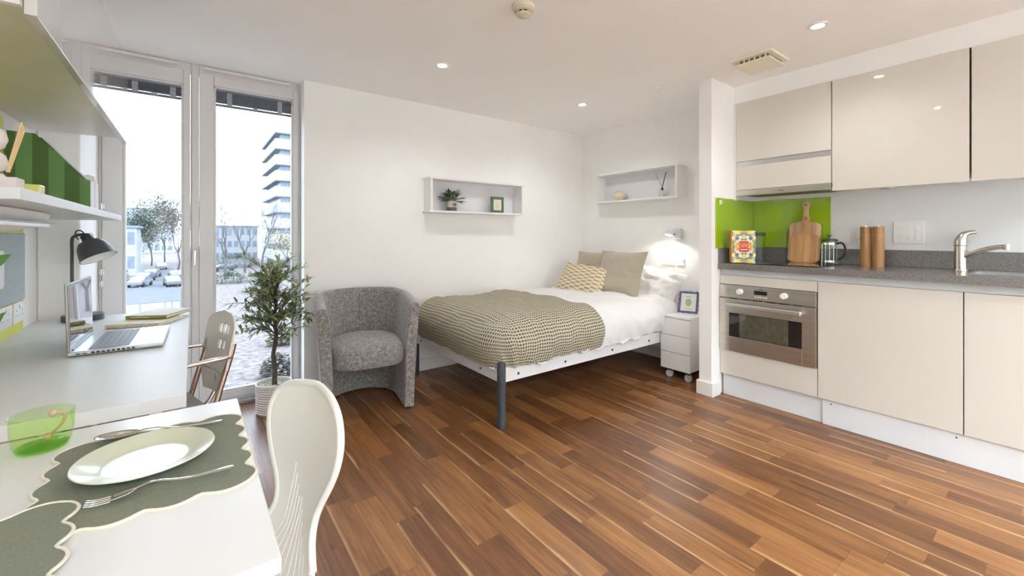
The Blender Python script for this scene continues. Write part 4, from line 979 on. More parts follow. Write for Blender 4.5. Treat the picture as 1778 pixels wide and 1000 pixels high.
t = thing('glossy_cupboard', 'high-gloss white wall cupboard at the left, reflecting the window', 'wall cupboard', (-.42, 2.05, 1.58))
b = BM(); box(b, LW+.0005, UXL-.020, 1.28, 2.81, 1.600, 1.955, .001); obj('carcass', b, M_under, t)
b = BM(); box(b, UXL-.0185, UXL, 1.278, 2.815, 1.574, 1.957, .0015); obj('door', b, M_glosswhite, t)
b = BM(); box(b, LW+.0005, UXL-.020, 1.262, 1.2795, 1.585, 1.955, .001); obj('side_panel', b, M_white, t)
# shelf uplight body below the shelf
t = thing('shelf_light', 'white curved light fitting fixed under the white shelf', 'shelf light', (-.47, 1.8, 1.13))
def sl(i, j):
    y = 1.34+(2.33-1.34)*j/20; f = j/20; w_ = 1 if f < .55 else math.sqrt(max(0.0, 1-((f-.55)/.45)**2)); w_ = max(.02, w_)
    a = pi*i/12; return Vector((-.47+.092*w_*cos(a), y, 1.1985-.062*w_*sin(a)))
b = BM(); grid(b, sl, 13, 21); bmesh.ops.holes_fill(b, edges=[e for e in b.edges if e.is_boundary], sides=200); bmesh.ops.recalc_face_normals(b, faces=b.faces[:]); obj('housing', b, M_plastic, t)
b = BM(); box(b, -.385, -.360, 1.35, 1.95, 1.150, 1.162, .003); obj('tube_cover', b, M_whitein, t)
b = BM(); box(b, -.384, -.376, 1.34, 2.10, 1.1635, 1.167); obj('slot', b, M_black, t)
# noticeboard + sockets + card
t = thing('noticeboard', 'blue-grey felt noticeboard on the left wall above the desk', 'noticeboard', (LW+.012, 2.2, .86))
b = BM(); box(b, LW+.0085, LW+.022, 1.6, 2.64, .862, 1.135, .003); obj('felt_panel', b, M_felt, t)
b = BM(); prism(b, rrect(.16, .14, .02, 5, 0, 0), 0, .0015, M=Matrix(((0, 0, 1, LW+.0222), (1, 0, 0, 2.305), (0, 1, 0, 1.0), (0, 0, 0, 1))))
tag(obj('note_card', b, mat('white_card_b', (.8, .8, .82), .6, nscale=20, namt=.02)), 'white card with rounded corners pinned to the felt noticeboard', 'card')
plate_x('desk_socket', 'white socket on the yellow panel, nearer the window', 'socket', LW+.0085, 2.52, 2.66, .772, .855, holes=[(2.555, .81), (2.62, .81)], rockers=[(2.59, .835, .012, .016)], face=1)
plate_x('desk_socket', 'white socket on the yellow panel, farther from the window', 'socket', LW+.0085, 2.36, 2.50, .772, .855, holes=[(2.395, .81), (2.46, .81)], rockers=[(2.43, .835, .012, .016)], face=1)
# magazine file: side faces the camera
def file_mat():
    m, n, l, b = newmat('green_stripe_card'); q = NT(m); x = q.sep(q.tc())[0]
    f = q.M('FRACT', q.M('DIVIDE', q.M('ADD', x, 1.016), .088)); nz = q.noise(q.tc(), 60, 3)
    a = q.mix(q.M('GREATER_THAN', f, .5), (.055, .115, .028), (.125, .255, .085)); l.new(q.mix(q.M('MULTIPLY', nz, .25), a, (.10, .18, .06)), b.inputs['Base Color'])
    b.inputs['Roughness'].default_value = .8; return m
def magfile(label, y, dz, m, x1):
    x0 = LW+.012; t = thing('magazine_file', label, 'magazine file', ((x0+x1)/2, y, 1.2265), group='magazine files on the white shelf')
    prf = [(x0, 0), (x1, 0), (x1, .128), (x1-.018, .130), (x0+.075, .300), (x0, .302)]
    b = BM(); M = Matrix(((1, 0, 0, 0), (0, 0, -1, y), (0, 1, 0, 1.2265), (0, 0, 0, 1)))
    prism(b, prf, 0, .003, M=M); prism(b, prf, -.085, -.082, M=M); obj('side_panels', b, m, t, smooth=False)
    b = BM(); box(b, x1-.003, x1+.0005, y+.0005, y+.0845, 1.2265, 1.2265+.128); box(b, x0, x0+.003, y+.0005, y+.0845, 1.2265, 1.2265+.300); box(b, x0, x1, y+.0005, y+.0845, 1.2266, 1.2295)
    obj('spine', b, mat('white_card_edge', (.78, .78, .78), .6), t, smooth=False)
magfile('green striped magazine file with a sloping top, front one on the shelf', 2.46, 0, file_mat(), -.338)
magfile('magazine file standing right behind the green striped front one', 2.56, 0, mat('plain_file', (.74, .74, .74), .7), -.338)
b = BM(); lathe(b, [(0, 0), (.030, 0), (.030, .10), (.018, .115), (.014, .125), (.026, .140), (.030, .155), (.024, .172), (.0, .180)], 28, (-.385, 2.74, 1.2265))
tag(obj('ornament', b, mat('glazed_white', (.78, .75, .70), .3)), 'round white ornament peeping over the magazine files', 'ornament')
# bubble vase with reeds
c = (-.372, 1.475, 1.2265)
t = thing('reed_diffuser', 'white bubble-shaped reed diffuser at the near end of the shelf', 'diffuser', c)
b = BM(); lathe(b, [(0, 0), (.030, 0), (.030, .036), (.026, .040)], 24, c)
lathe(b, [(.016, .040), (.030, .050), (.034, .066), (.030, .082), (.017, .092), (.028, .100), (.034, .118), (.030, .138), (.014, .148), (0, .150)], 28, c); obj('bottle', b, mat('chalky_white', (.76, .72, .70), .8, nscale=30, namt=.04), t)
b = BM(); box(b, c[0]-.02, c[0]+.052, c[1]-.02, c[1]+.036, c[2]+.0005, c[2]+.032, .002); obj('stand', b, mat('chalky_white', (.76, .72, .70), .8), t)
for k in range(3):
    b = BM(); cyl(b, (c[0]+.030+.001*k, c[1]+.008+.002*k, c[2]+.045), (c[0]+.047+.0015*k, c[1]+.035+.003*k, c[2]+.168-.008*k), .0022, seg=6); obj('reed', b, mat('natural_reed', (.70, .52, .28), .7), t)
b = BM(); box(b, -.330, -.296, 1.52, 1.56, 1.2265, 1.250, .003)
tag(obj('glass_cube', b, mat('yellow_glass', (.60, .62, .18), .1)), 'tiny yellow glass cube on the shelf beside the bubble diffuser', 'glass block')
# houseplant whose pointed leaves poke into the frame
pc = Vector((-.49, 1.72, DZ+.0003))
t = thing('houseplant', 'pointed dark green leaves poking in at the left photo edge', 'potted plant', pc)
b = BM(); lathe(b, [(0, 0), (.028, 0), (.034, .06), (.031, .06), (.028, .05), (0, .05)], 24, pc); obj('pot', b, M_whitein, t)
b = BM(); tube(b, smooth_path([pc+Vector((0, 0, .05)), pc+Vector((.0, .01, .18)), pc+Vector((.0, .0, .34))]), .004, 6); obj('stem', b, M_leaf, t)
b = BM()
for (z, tip) in ((.33, Vector((-.415, 1.84, 1.072))), (.15, Vector((-.424, 1.83, .908)))):
    bs = pc+Vector((.004, .0, z-.05)); leaf_geo(b, bs, tip-bs, Vector((1, -.9, .25)), (tip-bs).length, .040, .0)
obj('leaves', b, mat('deep_green_leaf', (.06, .17, .02), .4, nscale=20, namt=.2), t)
# laptop (local: x from hinge to front, y away from camera)
LP = thing('laptop', 'open silver laptop on the long white desk', 'laptop', (-.322, 1.948, DZ+.0003), radians(-1))
b = BM(); box(b, 0, .240, 0, .358, .003, .017, .004, 3); obj('base', b, mat('laptop_silver', (.60, .62, .64), .28, metal=.9, nscale=5, namt=.02), LP, local=True)
b = BM(); box(b, .045, .148, .018, .340, .0172, .0178); kb = obj('keyboard', b, mat('key_deck', (.30, .31, .34), .5, nscale=10, namt=.05), LP, local=True)
b = BM()
for r_ in range(6):
    for q in range(18): box(b, .0475+r_*.0168, .0475+r_*.0168+.0145, .0205+q*.0177, .0205+q*.0177+.0155, .0179, .0192)
obj('keys', b, mat('grey_keys', (.20, .21, .24), .5, nscale=10, namt=.05), kb, local=True)
b = BM(); box(b, .168, .226, .125, .225, .0172, .0176); obj('touchpad', b, mat('touchpad_grey', (.55, .58, .62), .3), LP, local=True)
b = BM()
for k in range(9): box(b, .056+k*.0125, .064+k*.0125, -.0006, .0006, .007, .013)
box(b, .02, .03, -.0006, .0006, .008, .011); box(b, .036, .046, -.0006, .0006, .008, .011); obj('side_ports', b, M_black, LP, local=True)
lid = bpy.data.objects.new('lid', None); COL.objects.link(lid); lid.parent = LP; lid.location = (.006, 0, .014); lid.rotation_euler = (0, radians(-1.5), 0)
b = BM(); box(b, -.007, 0, 0, .358, 0, .224, .002); obj('lid_shell', b, mat('laptop_back', (.36, .345, .33), .35, metal=.8, nscale=5, namt=.02), lid, local=True)
def screen_mat():
    m, n, l, bb = newmat('laptop_screen'); bb.inputs['Base Color'].default_value = (.02, .022, .025, 1); bb.inputs['Roughness'].default_value = .03; bb.inputs['Coat Weight'].default_value = 1
    bb.inputs['Coat Roughness'].default_value = .01; bb.inputs['Specular IOR Level'].default_value = 1; bb.inputs['IOR'].default_value = 2.6; return m
b = BM(); box(b, .0002, .0010, .003, .355, .004, .221); obj('bezel', b, mat('bezel_silver', (.30, .32, .36), .3), lid, local=True)
b = BM(); box(b, .0011, .0016, .010, .348, .024, .212); obj('screen', b, screen_mat(), lid, local=True)
b = BM(); cyl(b, (.0, .03, 0), (.0, .33, 0), .005, seg=12); obj('hinge', b, M_black, LP, local=True).location = (.006, 0, .0165)
# desk lamp
bx_, by_ = -.408, 2.79
t = thing('desk_lamp', 'dark grey dome desk lamp at the window end of the desk', 'desk lamp', (bx_, by_, DZ+.0003))
b = BM(); lathe(b, [(0, 0), (.070, 0), (.073, .003), (.073, .024), (.070, .028), (0, .029)], 40, (bx_, by_, DZ+.0003)); obj('base', b, M_lampgrey, t)
p0 = Vector((bx_-.035, by_-.01, DZ+.0295))
b = BM(); tube(b, [p0]+smooth_path([p0+Vector((0, 0, .30)), p0+Vector((0, 0, .345)), p0+Vector((.008, -.002, .362)), p0+Vector((.030, -.006, .370)), p0+Vector((.062, -.012, .370))], 5), .0065, 12); obj('stem', b, M_lampgrey, t)
ax = Vector((.40, -.22, -.88)).normalized(); hp = p0+Vector((.083, -.030, .286))
MH = Matrix.Translation(hp) @ (-ax).to_track_quat('Z', 'Y').to_matrix().to_4x4() @ Matrix.Scale(.92, 4)
b = BM(); lathe(b, [(.022, .098), (.024, .076), (.026, .068), (.046, .060), (.060, .036), (.067, .006), (.0725, -.026), (.075, -.029), (.0715, -.029), (.0655, .004), (.058, .035), (.045, .057), (.0, .062)], 44, M=MH); sh = obj('lamp_shade', b, M_lampgrey, t)
b = BM(); lathe(b, [(.0708, -.0285), (.0648, .004), (.0573, .0345), (.0443, .0563), (.0, .0613)], 44, M=MH); obj('shade_lining', b, M_whitein, sh)
b = BM(); lathe(b, [(0, .100), (.020, .100), (.0235, .096), (.0235, .070), (.0225, .068)], 30, M=MH); obj('shade_neck', b, M_lampgrey, sh)
b = BM(); lathe(b, [(0, -.005), (.018, .0), (.026, .014), (.018, .03), (.012, .045), (0, .045)], 24, M=MH); obj('bulb', b, M_whitein, t)
b = BM(); q0 = MH @ Vector((0, 0, .09)); tube(b, smooth_path([q0+Vector((-.004, 0, .008)), q0+Vector((-.018, 0, .028)), q0+Vector((-.034, 0, .026)), q0+Vector((-.036, 0, .004)), q0+Vector((-.026, 0, -.012))]), .0028, 8); obj('cable_loop', b, M_black, t)
b = BM(); kp = p0+Vector((.066, -.012, .370)); cyl(b, kp+Vector((0, -.012, 0)), kp+Vector((0, .012, 0)), .009, seg=16); cyl(b, kp, q0, .006, seg=10); obj('joint', b, M_alu, t)
b = BM(); cyl(b, MH @ Vector((.022, 0, .085)), MH @ Vector((.034, 0, .085)), .004, seg=10); obj('switch', b, M_black, t)
# books on the desk
def desk_book(name, label, x, y, rz, z, w_, d_, h_, mc, mp, spiral=False):
    t = thing(name, label, 'book', (x, y, z), radians(rz), group='books stacked on the desk')
    b = BM(); box(b, 0, w_, 0, d_, 0, .0022, .0005); box(b, 0, w_, 0, d_, h_-.0022, h_, .0005)
    if not spiral: box(b, 0, w_, 0, .002, 0, h_, .0004)
    obj('cover', b, mc, t, local=True)
    b = BM(); box(b, .003, w_-.003, .003, d_-.003, .0023, h_-.0023); obj('pages', b, mp, t, local=True)
    if spiral:
        b = BM()
        for k in range(19):
            xx = .008+k*(w_-.016)/18; pts = [(xx+.003*q/12, -.001+.0075*cos(2*pi*q/12), h_/2+(h_/2+.002)*sin(2*pi*q/12)) for q in range(12)]
            tube(b, pts, .0013, 6, closed=True)
        obj('spiral_binding', b, mat('cream_wire', (.62, .57, .44), .5), t, local=True)
    return t
desk_book('notebook', 'cream spiral-bound notebook lying under the olive green book', -.298, 2.462, -24, DZ+.0022, .20, .205, .014, mat('cream_cover', (.66, .60, .44), .6, nscale=20, namt=.05), mat('paper', (.78, .76, .70), .9), True)
gb = desk_book('hardback_book', 'olive green hardback lying on the spiral notebook', -.240, 2.560, -28, DZ+.0188, .165, .205, .014, mat('olive_cover', (.30, .27, .06), .5, nscale=20, namt=.06), mat('paper', (.78, .76, .70), .9))
b = BM(); box(b, .002, .163, .002, .203, .0141, .0146); obj('cover_print', b, mat('pale_cover_print', (.58, .56, .46), .6, nscale=30, namt=.1), gb, local=True)
b = BM(); random.seed(2); xx = .02
while xx < .10:
    w_ = random.uniform(.003, .007); box(b, xx, xx+w_, -.0006, .0002, .005, .0095); xx += w_+.0015
obj('spine_print', b, mat('pale_print', (.60, .56, .36), .6), gb, local=True)

# ------------------------------------------------------------------ dining table with place settings
TZ_ = .73
t = thing('dining_table', 'white dining table pushed up to the end of the desk', 'table', (-.245, .905, 0))
b = BM(); box(b, LW+.016, .088, .585, 1.226, TZ_-.020, TZ_, .003); obj('tabletop', b, M_table, t)
for (x, y) in ((-.53, .63), (.045, .63), (-.53, 1.18), (.045, 1.18)):
    b = BM(); cyl(b, (x, y, 0), (x, y, TZ_-.0203), .016, seg=20); obj('leg', b, M_alu, t)
def scallop(cx, cy, w_, h_, nw, nh, amp, rot=0, n=10):
    pts = []
    def edge(p, q, k, nrm):
        for i in range(k*n):
            f = i/(k*n); s_ = abs(sin(pi*f*k))**.8
            x = p[0]+(q[0]-p[0])*f; y = p[1]+(q[1]-p[1])*f; o_ = amp*(s_*1.35-.5)
            pts.append((x+nrm[0]*o_, y+nrm[1]*o_))
    W, H = w_/2, h_/2
    edge((W, -H), (W, H), nh, (1, 0)); edge((W, H), (-W, H), nw, (0, 1)); edge((-W, H), (-W, -H), nh, (-1, 0)); edge((-W, -H), (W, -H), nw, (0, -1))
    r = []
    for k in range(len(pts)):   # soften the notches
        a, b_, c_ = pts[k-1], pts[k], pts[(k+1) % len(pts)]
        r.append(((a[0]+2*b_[0]+c_[0])/4, (a[1]+2*b_[1]+c_[1])/4))
    R = [(cx+x*cos(rot)-y*sin(rot), cy+x*sin(rot)+y*cos(rot)) for x, y in r]; return R
def placemat(label, cx, cy, w_, h_, nw, nh, z, rot=0, lift=None, amp=.012):
    t = thing('placemat', label, 'placemat', (cx, cy, z), group='scalloped green placemats')
    pts = scallop(cx, cy, w_, h_, nw, nh, amp, rot)
    b = BM(); prism(b, pts, z, z+.0022); 
    if lift:
        for v in b.verts: v.co.z += lift(v.co.x, v.co.y)
    obj('cloth', b, M_mat, t, smooth=False)
    b = BM(); tube(b, [(x, y, z+.0015+(lift(x, y) if lift else 0)) for x, y in pts], .0023, 6, closed=True); obj('piping', b, M_piping, t)
placemat('green scalloped placemat lying flat under the sage plate', -.055, .955, .262, .318, 4, 5, TZ_+.0003)
placemat('green scalloped placemat overlapping the first at the near photo edge', -.262, .728, .262, .300, 4, 5, TZ_+.0004, radians(4), lift=lambda x, y: .0042)
c = (-.062, .962, TZ_+.0028)
b = BM(); lathe(b, [(0, .002), (.048, .002), (.050, 0), (.054, 0), (.056, .003), (.066, .006), (.085, .0135), (.094, .017), (.0955, .0185), (.0945, .0198), (.085, .0170), (.066, .0105), (.060, .0080), (.052, .0066), (0, .0062)], 72, c)
tag(obj('dinner_plate', b, M_plate), 'glossy sage green plate on the scalloped placemat', 'plate')
def cutlery(name, label, cat, p, q, kind, z):
    p, q = Vector(p), Vector(q); L = (q-p).length; t = thing(name, label, cat, (p.x, p.y, z), math.atan2(q.y-p.y, q.x-p.x), group='cutlery beside the plate')
    b = BM()
    hw = lambda f: .0028+.0035*max(0, (f-.45)/.55)**1.3 if f > .4 else .0028+.0
    hz = lambda f: .0035+.009*math.exp(-((f-.42)/.16)**2)+.002*f
    n = 26
    def hp(i, j):
        f = .30+.70*j/(n-1); a = 2*pi*i/10; e = 1 if f < .97 else max(.25, 1-((f-.97)/.03)**2*.75); return Vector((L*f, hw(f)*cos(a)*e, hz(f)+.0012*sin(a)))
    grid(b, hp, 10, n, close_u=True); bmesh.ops.holes_fill(b, edges=[e for e in b.edges if e.is_boundary], sides=12)
    obj('handle', b, M_cutlery, t, local=True)
    b = BM()
    if kind == 'spoon':
        def sp(i, j):
            r = i/8; a = 2*pi*j/28; return Vector((L*.17+L*.17*r*cos(a), .0165*r*sin(a)*(1+.15*cos(a)*-1), .002+.0075*r*r+ .0015*r))
        grid(b, sp, 9, 29); bmesh.ops.remove_doubles(b, verts=b.verts[:], dist=.0003)
        o = obj('bowl', b, M_cutlery, t, local=True); md = o.modifiers.new('s', 'SOLIDIFY'); md.thickness = .001
    else:
        def fk(i, j):
            f = .16+.16*j/8; w_ = .0105*(1-.62*max(0, (f-.24)/.08)**1.5); y = w_*(-1+2*i/6); return Vector((L*f, y, .003+.0055*((f-.16)/.16)**1.5+.0015*(y/.0105)**2))
        grid(b, fk, 7, 9); o = obj('fork_head', b, M_cutlery, t, local=True); md = o.modifiers.new('s', 'SOLIDIFY'); md.thickness = .0014
        for k in range(4):
            b = BM(); y = -.0085+k*.00567; tube(b, smooth_path([(L*.005, y, .0052), (L*.06, y, .0028), (L*.165, y, .0026)], 5), [.0006, .0012], 6); obj('tine', b, M_cutlery, t, local=True)
cutlery('fork', 'steel fork lying on the placemat in front of the plate', 'fork', (-.124, .851), (.055, .842), 'fork', TZ_+.0060)
cutlery('spoon', 'steel spoon lying on the placemat behind the plate', 'spoon', (-.148, 1.112), (.050, 1.072), 'spoon', TZ_+.0028)
c = (-.222, 1.153, TZ_+.0003)
t = thing('green_tumbler', 'pale green glass tumbler on the table beside the placemat', 'glass', c)
b = BM(); lathe(b, [(0, .006), (.034, .006), (.037, .012), (.0405, .035), (.0415, .066), (.0425, .0665), (.043, .066), (.042, .035), (.0385, .010), (.034, .001), (0, .0)], 48, c); obj('glass_wall', b, M_greenglass, t)
b = BM(); lathe(b, [(0, .0025), (.033, .0025), (.0365, .006), (.035, .0075), (0, .0075)], 40, c); obj('glass_base', b, M_greenbase, t)
b = BM(); C0 = Vector(c); tube(b, smooth_path([C0+Vector((.012, .020, .056)), C0+Vector((.026, .014, .054)), C0+Vector((.024, .008, .038)), C0+Vector((.008, .005, .020))]), [.003, .0022], 8)
for p in ((.010, .020, .056), (.006, .004, .018)):
    tt = bmesh.new(); bmesh.ops.create_icosphere(tt, subdivisions=2, radius=.0065); join(b, tt, Matrix.Translation(C0+Vector(p)))
tag(obj('glass_stirrer', b, mat('pinkish_glass', (.55, .36, .28), .3, nscale=30, namt=.1)), 'pinkish stirrer standing inside the green tumbler', 'stirrer')

# ------------------------------------------------------------------ white dining chair (local: front is -x, so it faces the table)
WC = thing('dining_chair', 'white moulded plastic chair with a rounded back at the table', 'chair', (.148, 1.0, 0), radians(17))
back = [(.395, .225, -.02), (.43, .205, .005), (.455, .170, .018), (.48, .125, .030), (.51, .092, .042), (.54, .080, .052), (.57, .084, .060), (.60, .098, .067), (.64, .122, .075), (.68, .141, .082), (.72, .150, .088), (.755, .147, .092), (.785, .132, .095), (.805, .108, .097), (.818, .075, .099), (.824, .035, .100), (.825, .006, .100)]
zs_ = [q[0] for q in back]
back = [(.395+(z-.395)*.92, hw*.97, x*.8) for z, hw, x in back]
b = BM(); nj = 21
def bkf(i, j):
    z, hw, xo = back[i]; s_ = -1+2*j/(nj-1); return Vector((xo-.0+.10*hw*2*(-(s_*s_))*.9+.012*0, s_*hw, z))
grid(b, bkf, len(back), nj); o = obj('backrest', b, M_plastic, WC, local=True); md = o.modifiers.new('s', 'SOLIDIFY'); md.thickness = .008; md.offset = 0
md = o.modifiers.new('ss', 'SUBSURF'); md.levels = 1; md.render_levels = 2
b = BM(); edge = [bkf(i, 0) for i in range(3, len(back))]+[bkf(i, nj-1) for i in range(len(back)-1, 2, -1)]
tube(b, smooth_path(edge, 3), .0075, 10); obj('edge_roll', b, M_plastic, WC, local=True)
b = BM()
for k in range(9):
    s_ = .55-k*.15; pts = []
    for q_ in range(14):
        z = .415+q_*.02
        if z > .625-.017*k: break
        i0 = max(q for q in range(len(back)) if back[q][0] <= z); i1 = min(i0+1, len(back)-1); f = (z-back[i0][0])/max(1e-6, back[i1][0]-back[i0][0])
        hw = back[i0][1]+(back[i1][1]-back[i0][1])*f; xo = back[i0][2]+(back[i1][2]-back[i0][2])*f
        yy = s_*(.072+1.1*max(0, .50-z)); sq = yy/hw
        pts.append((xo-.18*hw*sq*sq-.0045, yy, z))
    tube(b, smooth_path(pts, 3), .0013, 6)
obj('ribs', b, M_plastic, WC, local=True)
b = BM()
def seatf(i, j):
    u = i/18; v = -1+2*j/18; x = .01-.42*u; hw = .215*(1-.12*u)*(1 if 0.04 < u else .95)
    z = .402+.012*v*v+.014*math.exp(-((u)/.12)**2)-.018*math.exp(-((u-.35)/.3)**2)-.02*max(0, (u-.85)/.15)**2
    return Vector((x, v*hw*(1 if u < .9 else 1-.12*((u-.9)/.1)), z))
grid(b, seatf, 19, 19); o = obj('seat', b, M_plastic, WC, local=True); md = o.modifiers.new('s', 'SOLIDIFY'); md.thickness = .008
for (x, y) in ((-.36, -.17), (-.36, .17), (.0, -.17), (.0, .17)):
    b = BM(); cyl(b, (x, y, .388), (x+(.035 if x > -.1 else -.01), y*1.12, 0), .0095, seg=14); obj('leg', b, M_chrome, WC, local=True)
b = BM(); tube(b, [(.0, -.172, .385), (.0, .172, .385)], .008, 10); tube(b, [(-.36, -.172, .375), (-.36, .172, .375)], .008, 10); box(b, -.37, .01, -.012, .012, .376, .384); obj('seat_frame', b, M_chrome, WC, local=True)

# ------------------------------------------------------------------ desk armchair with chrome arms (faces -x)
KC = thing('desk_chair', 'white-backed desk chair with steel armrests by the window', 'chair', (.048, 2.12, 0), radians(14))
b = BM()
def kb_(i, j):
    u = i/44; z = .49+.315*u; s_ = -1+2*j/32
    hw = .08+.07*min(1, u/.35)**.8 if u < .35 else .150+.01*(u-.35)
    if u > .82: hw = .155*math.sqrt(max(0.02, 1-((u-.82)/.185)**2))
    return Vector((.02+.055*u-.28*hw*s_*s_*.5, s_*hw, z))
grid(b, kb_, 45, 33)
# cut-outs: drop faces to make the six small openings
hol = []
for f in b.faces:
    c_ = f.calc_center_median()
    for (yy, zz) in ((-.045, .735), (0, .735), (.045, .735), (-.024, .675), (.024, .675)):
        if abs(c_.y-yy) < .0145 and abs(c_.z-zz) < .019: hol.append(f)
bmesh.ops.delete(b, geom=list(set(hol)), context='FACES')
o = obj('backrest', b, M_plastic, KC, local=True); md = o.modifiers.new('s', 'SOLIDIFY'); md.thickness = .008
b = BM(); box(b, -.40, -.02, -.155, .155, .425, .468, .018, 4); obj('seat', b, mat('pale_grey_seat', (.42, .40, .39), .9, nscale=120, namt=.2), KC, local=True)
for s_ in (-1, 1):
    b = BM(); tube(b, smooth_path([(.035, s_*.140, .650), (.020, s_*.154, .652), (-.05, s_*.160, .652), (-.20, s_*.165, .648), (-.29, s_*.165, .640)], 5), .009, 12); obj('armrest', b, M_chrome, KC, local=True)
    b = BM(); tube(b, smooth_path([(.050, s_*.140, .700), (.036, s_*.140, .64), (-.005, s_*.142, .50), (-.035, s_*.15, .36), (-.03, s_*.16, .18), (.0, s_*.165, .0)], 4), .0105, 12); obj('rear_leg', b, M_copperish, KC, local=True)
    b = BM(); tube(b, smooth_path([(-.29, s_*.165, .640), (-.335, s_*.165, .60), (-.35, s_*.165, .42), (-.37, s_*.1655, .0)], 5), .0105, 12); obj('front_leg', b, M_chrome, KC, local=True)
b = BM(); tube(b, smooth_path([(.018, -.140, .57), (.036, -.05, .565), (.036, .05, .565), (.018, .140, .57)], 5), .006, 8); tube(b, [(-.34, -.19, .41), (-.34, .19, .41)], .008, 10)
tube(b, [(-.07, -.168, .42), (-.34, -.19, .41)], .008, 10); tube(b, [(-.07, .168, .42), (-.34, .19, .41)], .008, 10)
obj('side_frame', b, M_chrome, KC, local=True)
b = BM(); tube(b, smooth_path([(.034, 0, .56), (.03, 0, .50), (.0, 0, .445), (-.05, 0, .42)], 5), .008, 10); obj('back_stem', b, M_chrome, KC, local=True)

# ------------------------------------------------------------------ outside the window
GZ = -5.0
def ext(name, col, rough=.9, ns=1., na=.2): return mat(name, col, rough, nscale=ns, namt=na)
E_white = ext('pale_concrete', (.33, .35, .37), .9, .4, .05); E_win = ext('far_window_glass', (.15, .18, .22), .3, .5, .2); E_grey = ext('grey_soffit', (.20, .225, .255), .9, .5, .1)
E_bark = ext('winter_bark', (.085, .082, .088), .9, 3, .3); E_yel = ext('autumn_leaves', (.22, .19, .07), .9, 3, .35); E_grn = ext('dull_evergreen', (.10, .125, .10), .9, 3, .5)
b = BM(); box(b, -120, 160, 5, 300, GZ-.3, GZ); g = obj('ground', b, ext('leaf_strewn_ground', (.13, .112, .108), .95, 3.2, .6), smooth=False); g['kind'] = 'structure'
b = BM(); prism(b, [(-10, 50), (1.2, 50.5), (-.2, 66), (-1.9, 82), (-3.2, 105), (-7.5, 105), (-7.2, 80), (-8, 64)], GZ+.002, GZ+.03); g = obj('road', b, ext('pale_asphalt', (.085, .092, .105), .9, 1.2, .12), smooth=False); g['kind'] = 'structure'
b = BM(); box(b, -10, 1.3, 33, 49.8, GZ+.002, GZ+.06); g = obj('pavement', b, ext('pale_paving', (.16, .16, .165), .9, 1.5, .1), smooth=False); g['kind'] = 'structure'
# tower block
t = thing('tower_block', 'white high-rise tower with stacked balconies outside the window', 'building', (16, 95, GZ))
x0, y0 = 12.4, 90.; fz = 3.0; b = BM(); wb = BM(); sb = BM()
for k in range(9):
    zt = 22.4-k*fz
    box(b, x0, x0+16, y0, y0+20, zt-1.75, zt, .0)
    box(wb, x0+1.0, x0+15.5, y0+.8, y0+19.6, zt-3.0, zt-1.75)
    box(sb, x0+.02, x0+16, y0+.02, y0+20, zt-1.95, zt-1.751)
    box(b, x0+3.2, x0+16, y0-.001, y0+1, zt-3.0, zt-1.75)
obj('wall_bands', b, E_white, t, smooth=False); obj('window_bands', wb, E_win, t, smooth=False); obj('soffits', sb, E_grey, t, smooth=False)
for k in range(9):
    b = BM(); zt = 22.4-k*fz
    for q in range(7): box(b, x0+.97, x0+1.02, y0+1.2+q*2.7, y0+1.5+q*2.7, zt-3.0, zt-1.96)
    obj('mullions', b, E_white, t, smooth=False)
# mid-rise block, distant block and a low white house
def block(name, label, x0, x1, y0, y1, z0, z1, fl, bays, cat='building'):
    t = thing(name, label, cat, ((x0+x1)/2, (y0+y1)/2, z0)); b = BM(); box(b, x0, x1, y0, y1, z0, z1); obj('walls', b, E_white, t, smooth=False)
    b = BM(); box(b, x0-.3, x1+.3, y0-.3, y1+.3, z1, z1+.35); obj('roof', b, E_grey, t, smooth=False)
    h = (z1-z0)/fl; wd = (x1-x0)/bays
    for k in range(fl):
        for q in range(bays):
            b = BM(); box(b, x0+q*wd+wd*.18, x0+(q+1)*wd-wd*.18, y0-.06, y0-.01, z0+k*h+h*.32, z0+(k+1)*h-h*.18); obj('window', b, E_win, t, smooth=False)
    return t
block('apartment_block', 'pale mid-rise block behind the bare trees left of the tower', 2.5, 12.2, 115, 125, GZ, 3.1, 3, 8)
block('distant_block', 'long white block on the skyline behind the street trees', -21, -5.5, 195, 210, GZ, 10.4, 5, 9)
block('white_house', 'low white house with large panes at the left pane edge', -10.5, -6.8, 86, 93, GZ, 2.3, 2, 3)
# cars
def car(label, x, y, rz, col, name):
    t = thing('parked_car', label, 'car', (x, y, GZ+.03), radians(rz), group='cars parked along the street'); t.scale = (.82, .82, .82)
    b = BM(); prf = [(-2.1, .35), (-2.1, .75), (-1.9, .95), (-1.2, 1.0), (-.6, 1.42), (.9, 1.45), (1.6, 1.0), (2.1, .85), (2.15, .35)]
    M = Matrix(((1, 0, 0, 0), (0, 0, -1, 0), (0, 1, 0, 0), (0, 0, 0, 1)))
    prism(b, prf, -.85, .85, M=M, bev=.08); obj('body', b, mat(name, col, .3, coat=.5, nscale=2, namt=.02), t, local=True)
    b = BM(); prism(b, [(-1.1, 1.02), (-.58, 1.36), (.85, 1.38), (1.4, 1.02)], -.87, .87, M=M); obj('side_windows', b, E_win, t, local=True)
    for (wx, wy) in ((-1.35, -.8), (1.35, -.8), (-1.35, .8), (1.35, .8)):
        b = BM(); cyl(b, (wx, wy-.1, .32), (wx, wy+.1, .32), .32, seg=16); obj('wheel', b, M_black, t, local=True)
car('white car parked on the near side of the street', -5.0, 67.7, 75, (.19, .20, .22), 'car_white')
car('blue-grey car parked behind the white car', -5.05, 75.2, 78, (.08, .10, .15), 'car_blue')
car('pale silver car parked behind the blue-grey car', -4.7, 81.5, 80, (.13, .14, .16), 'car_silver')
car('silver car parked alone farther up the street', -4.5, 99.8, 95, (.19, .20, .22), 'car_silver_b')
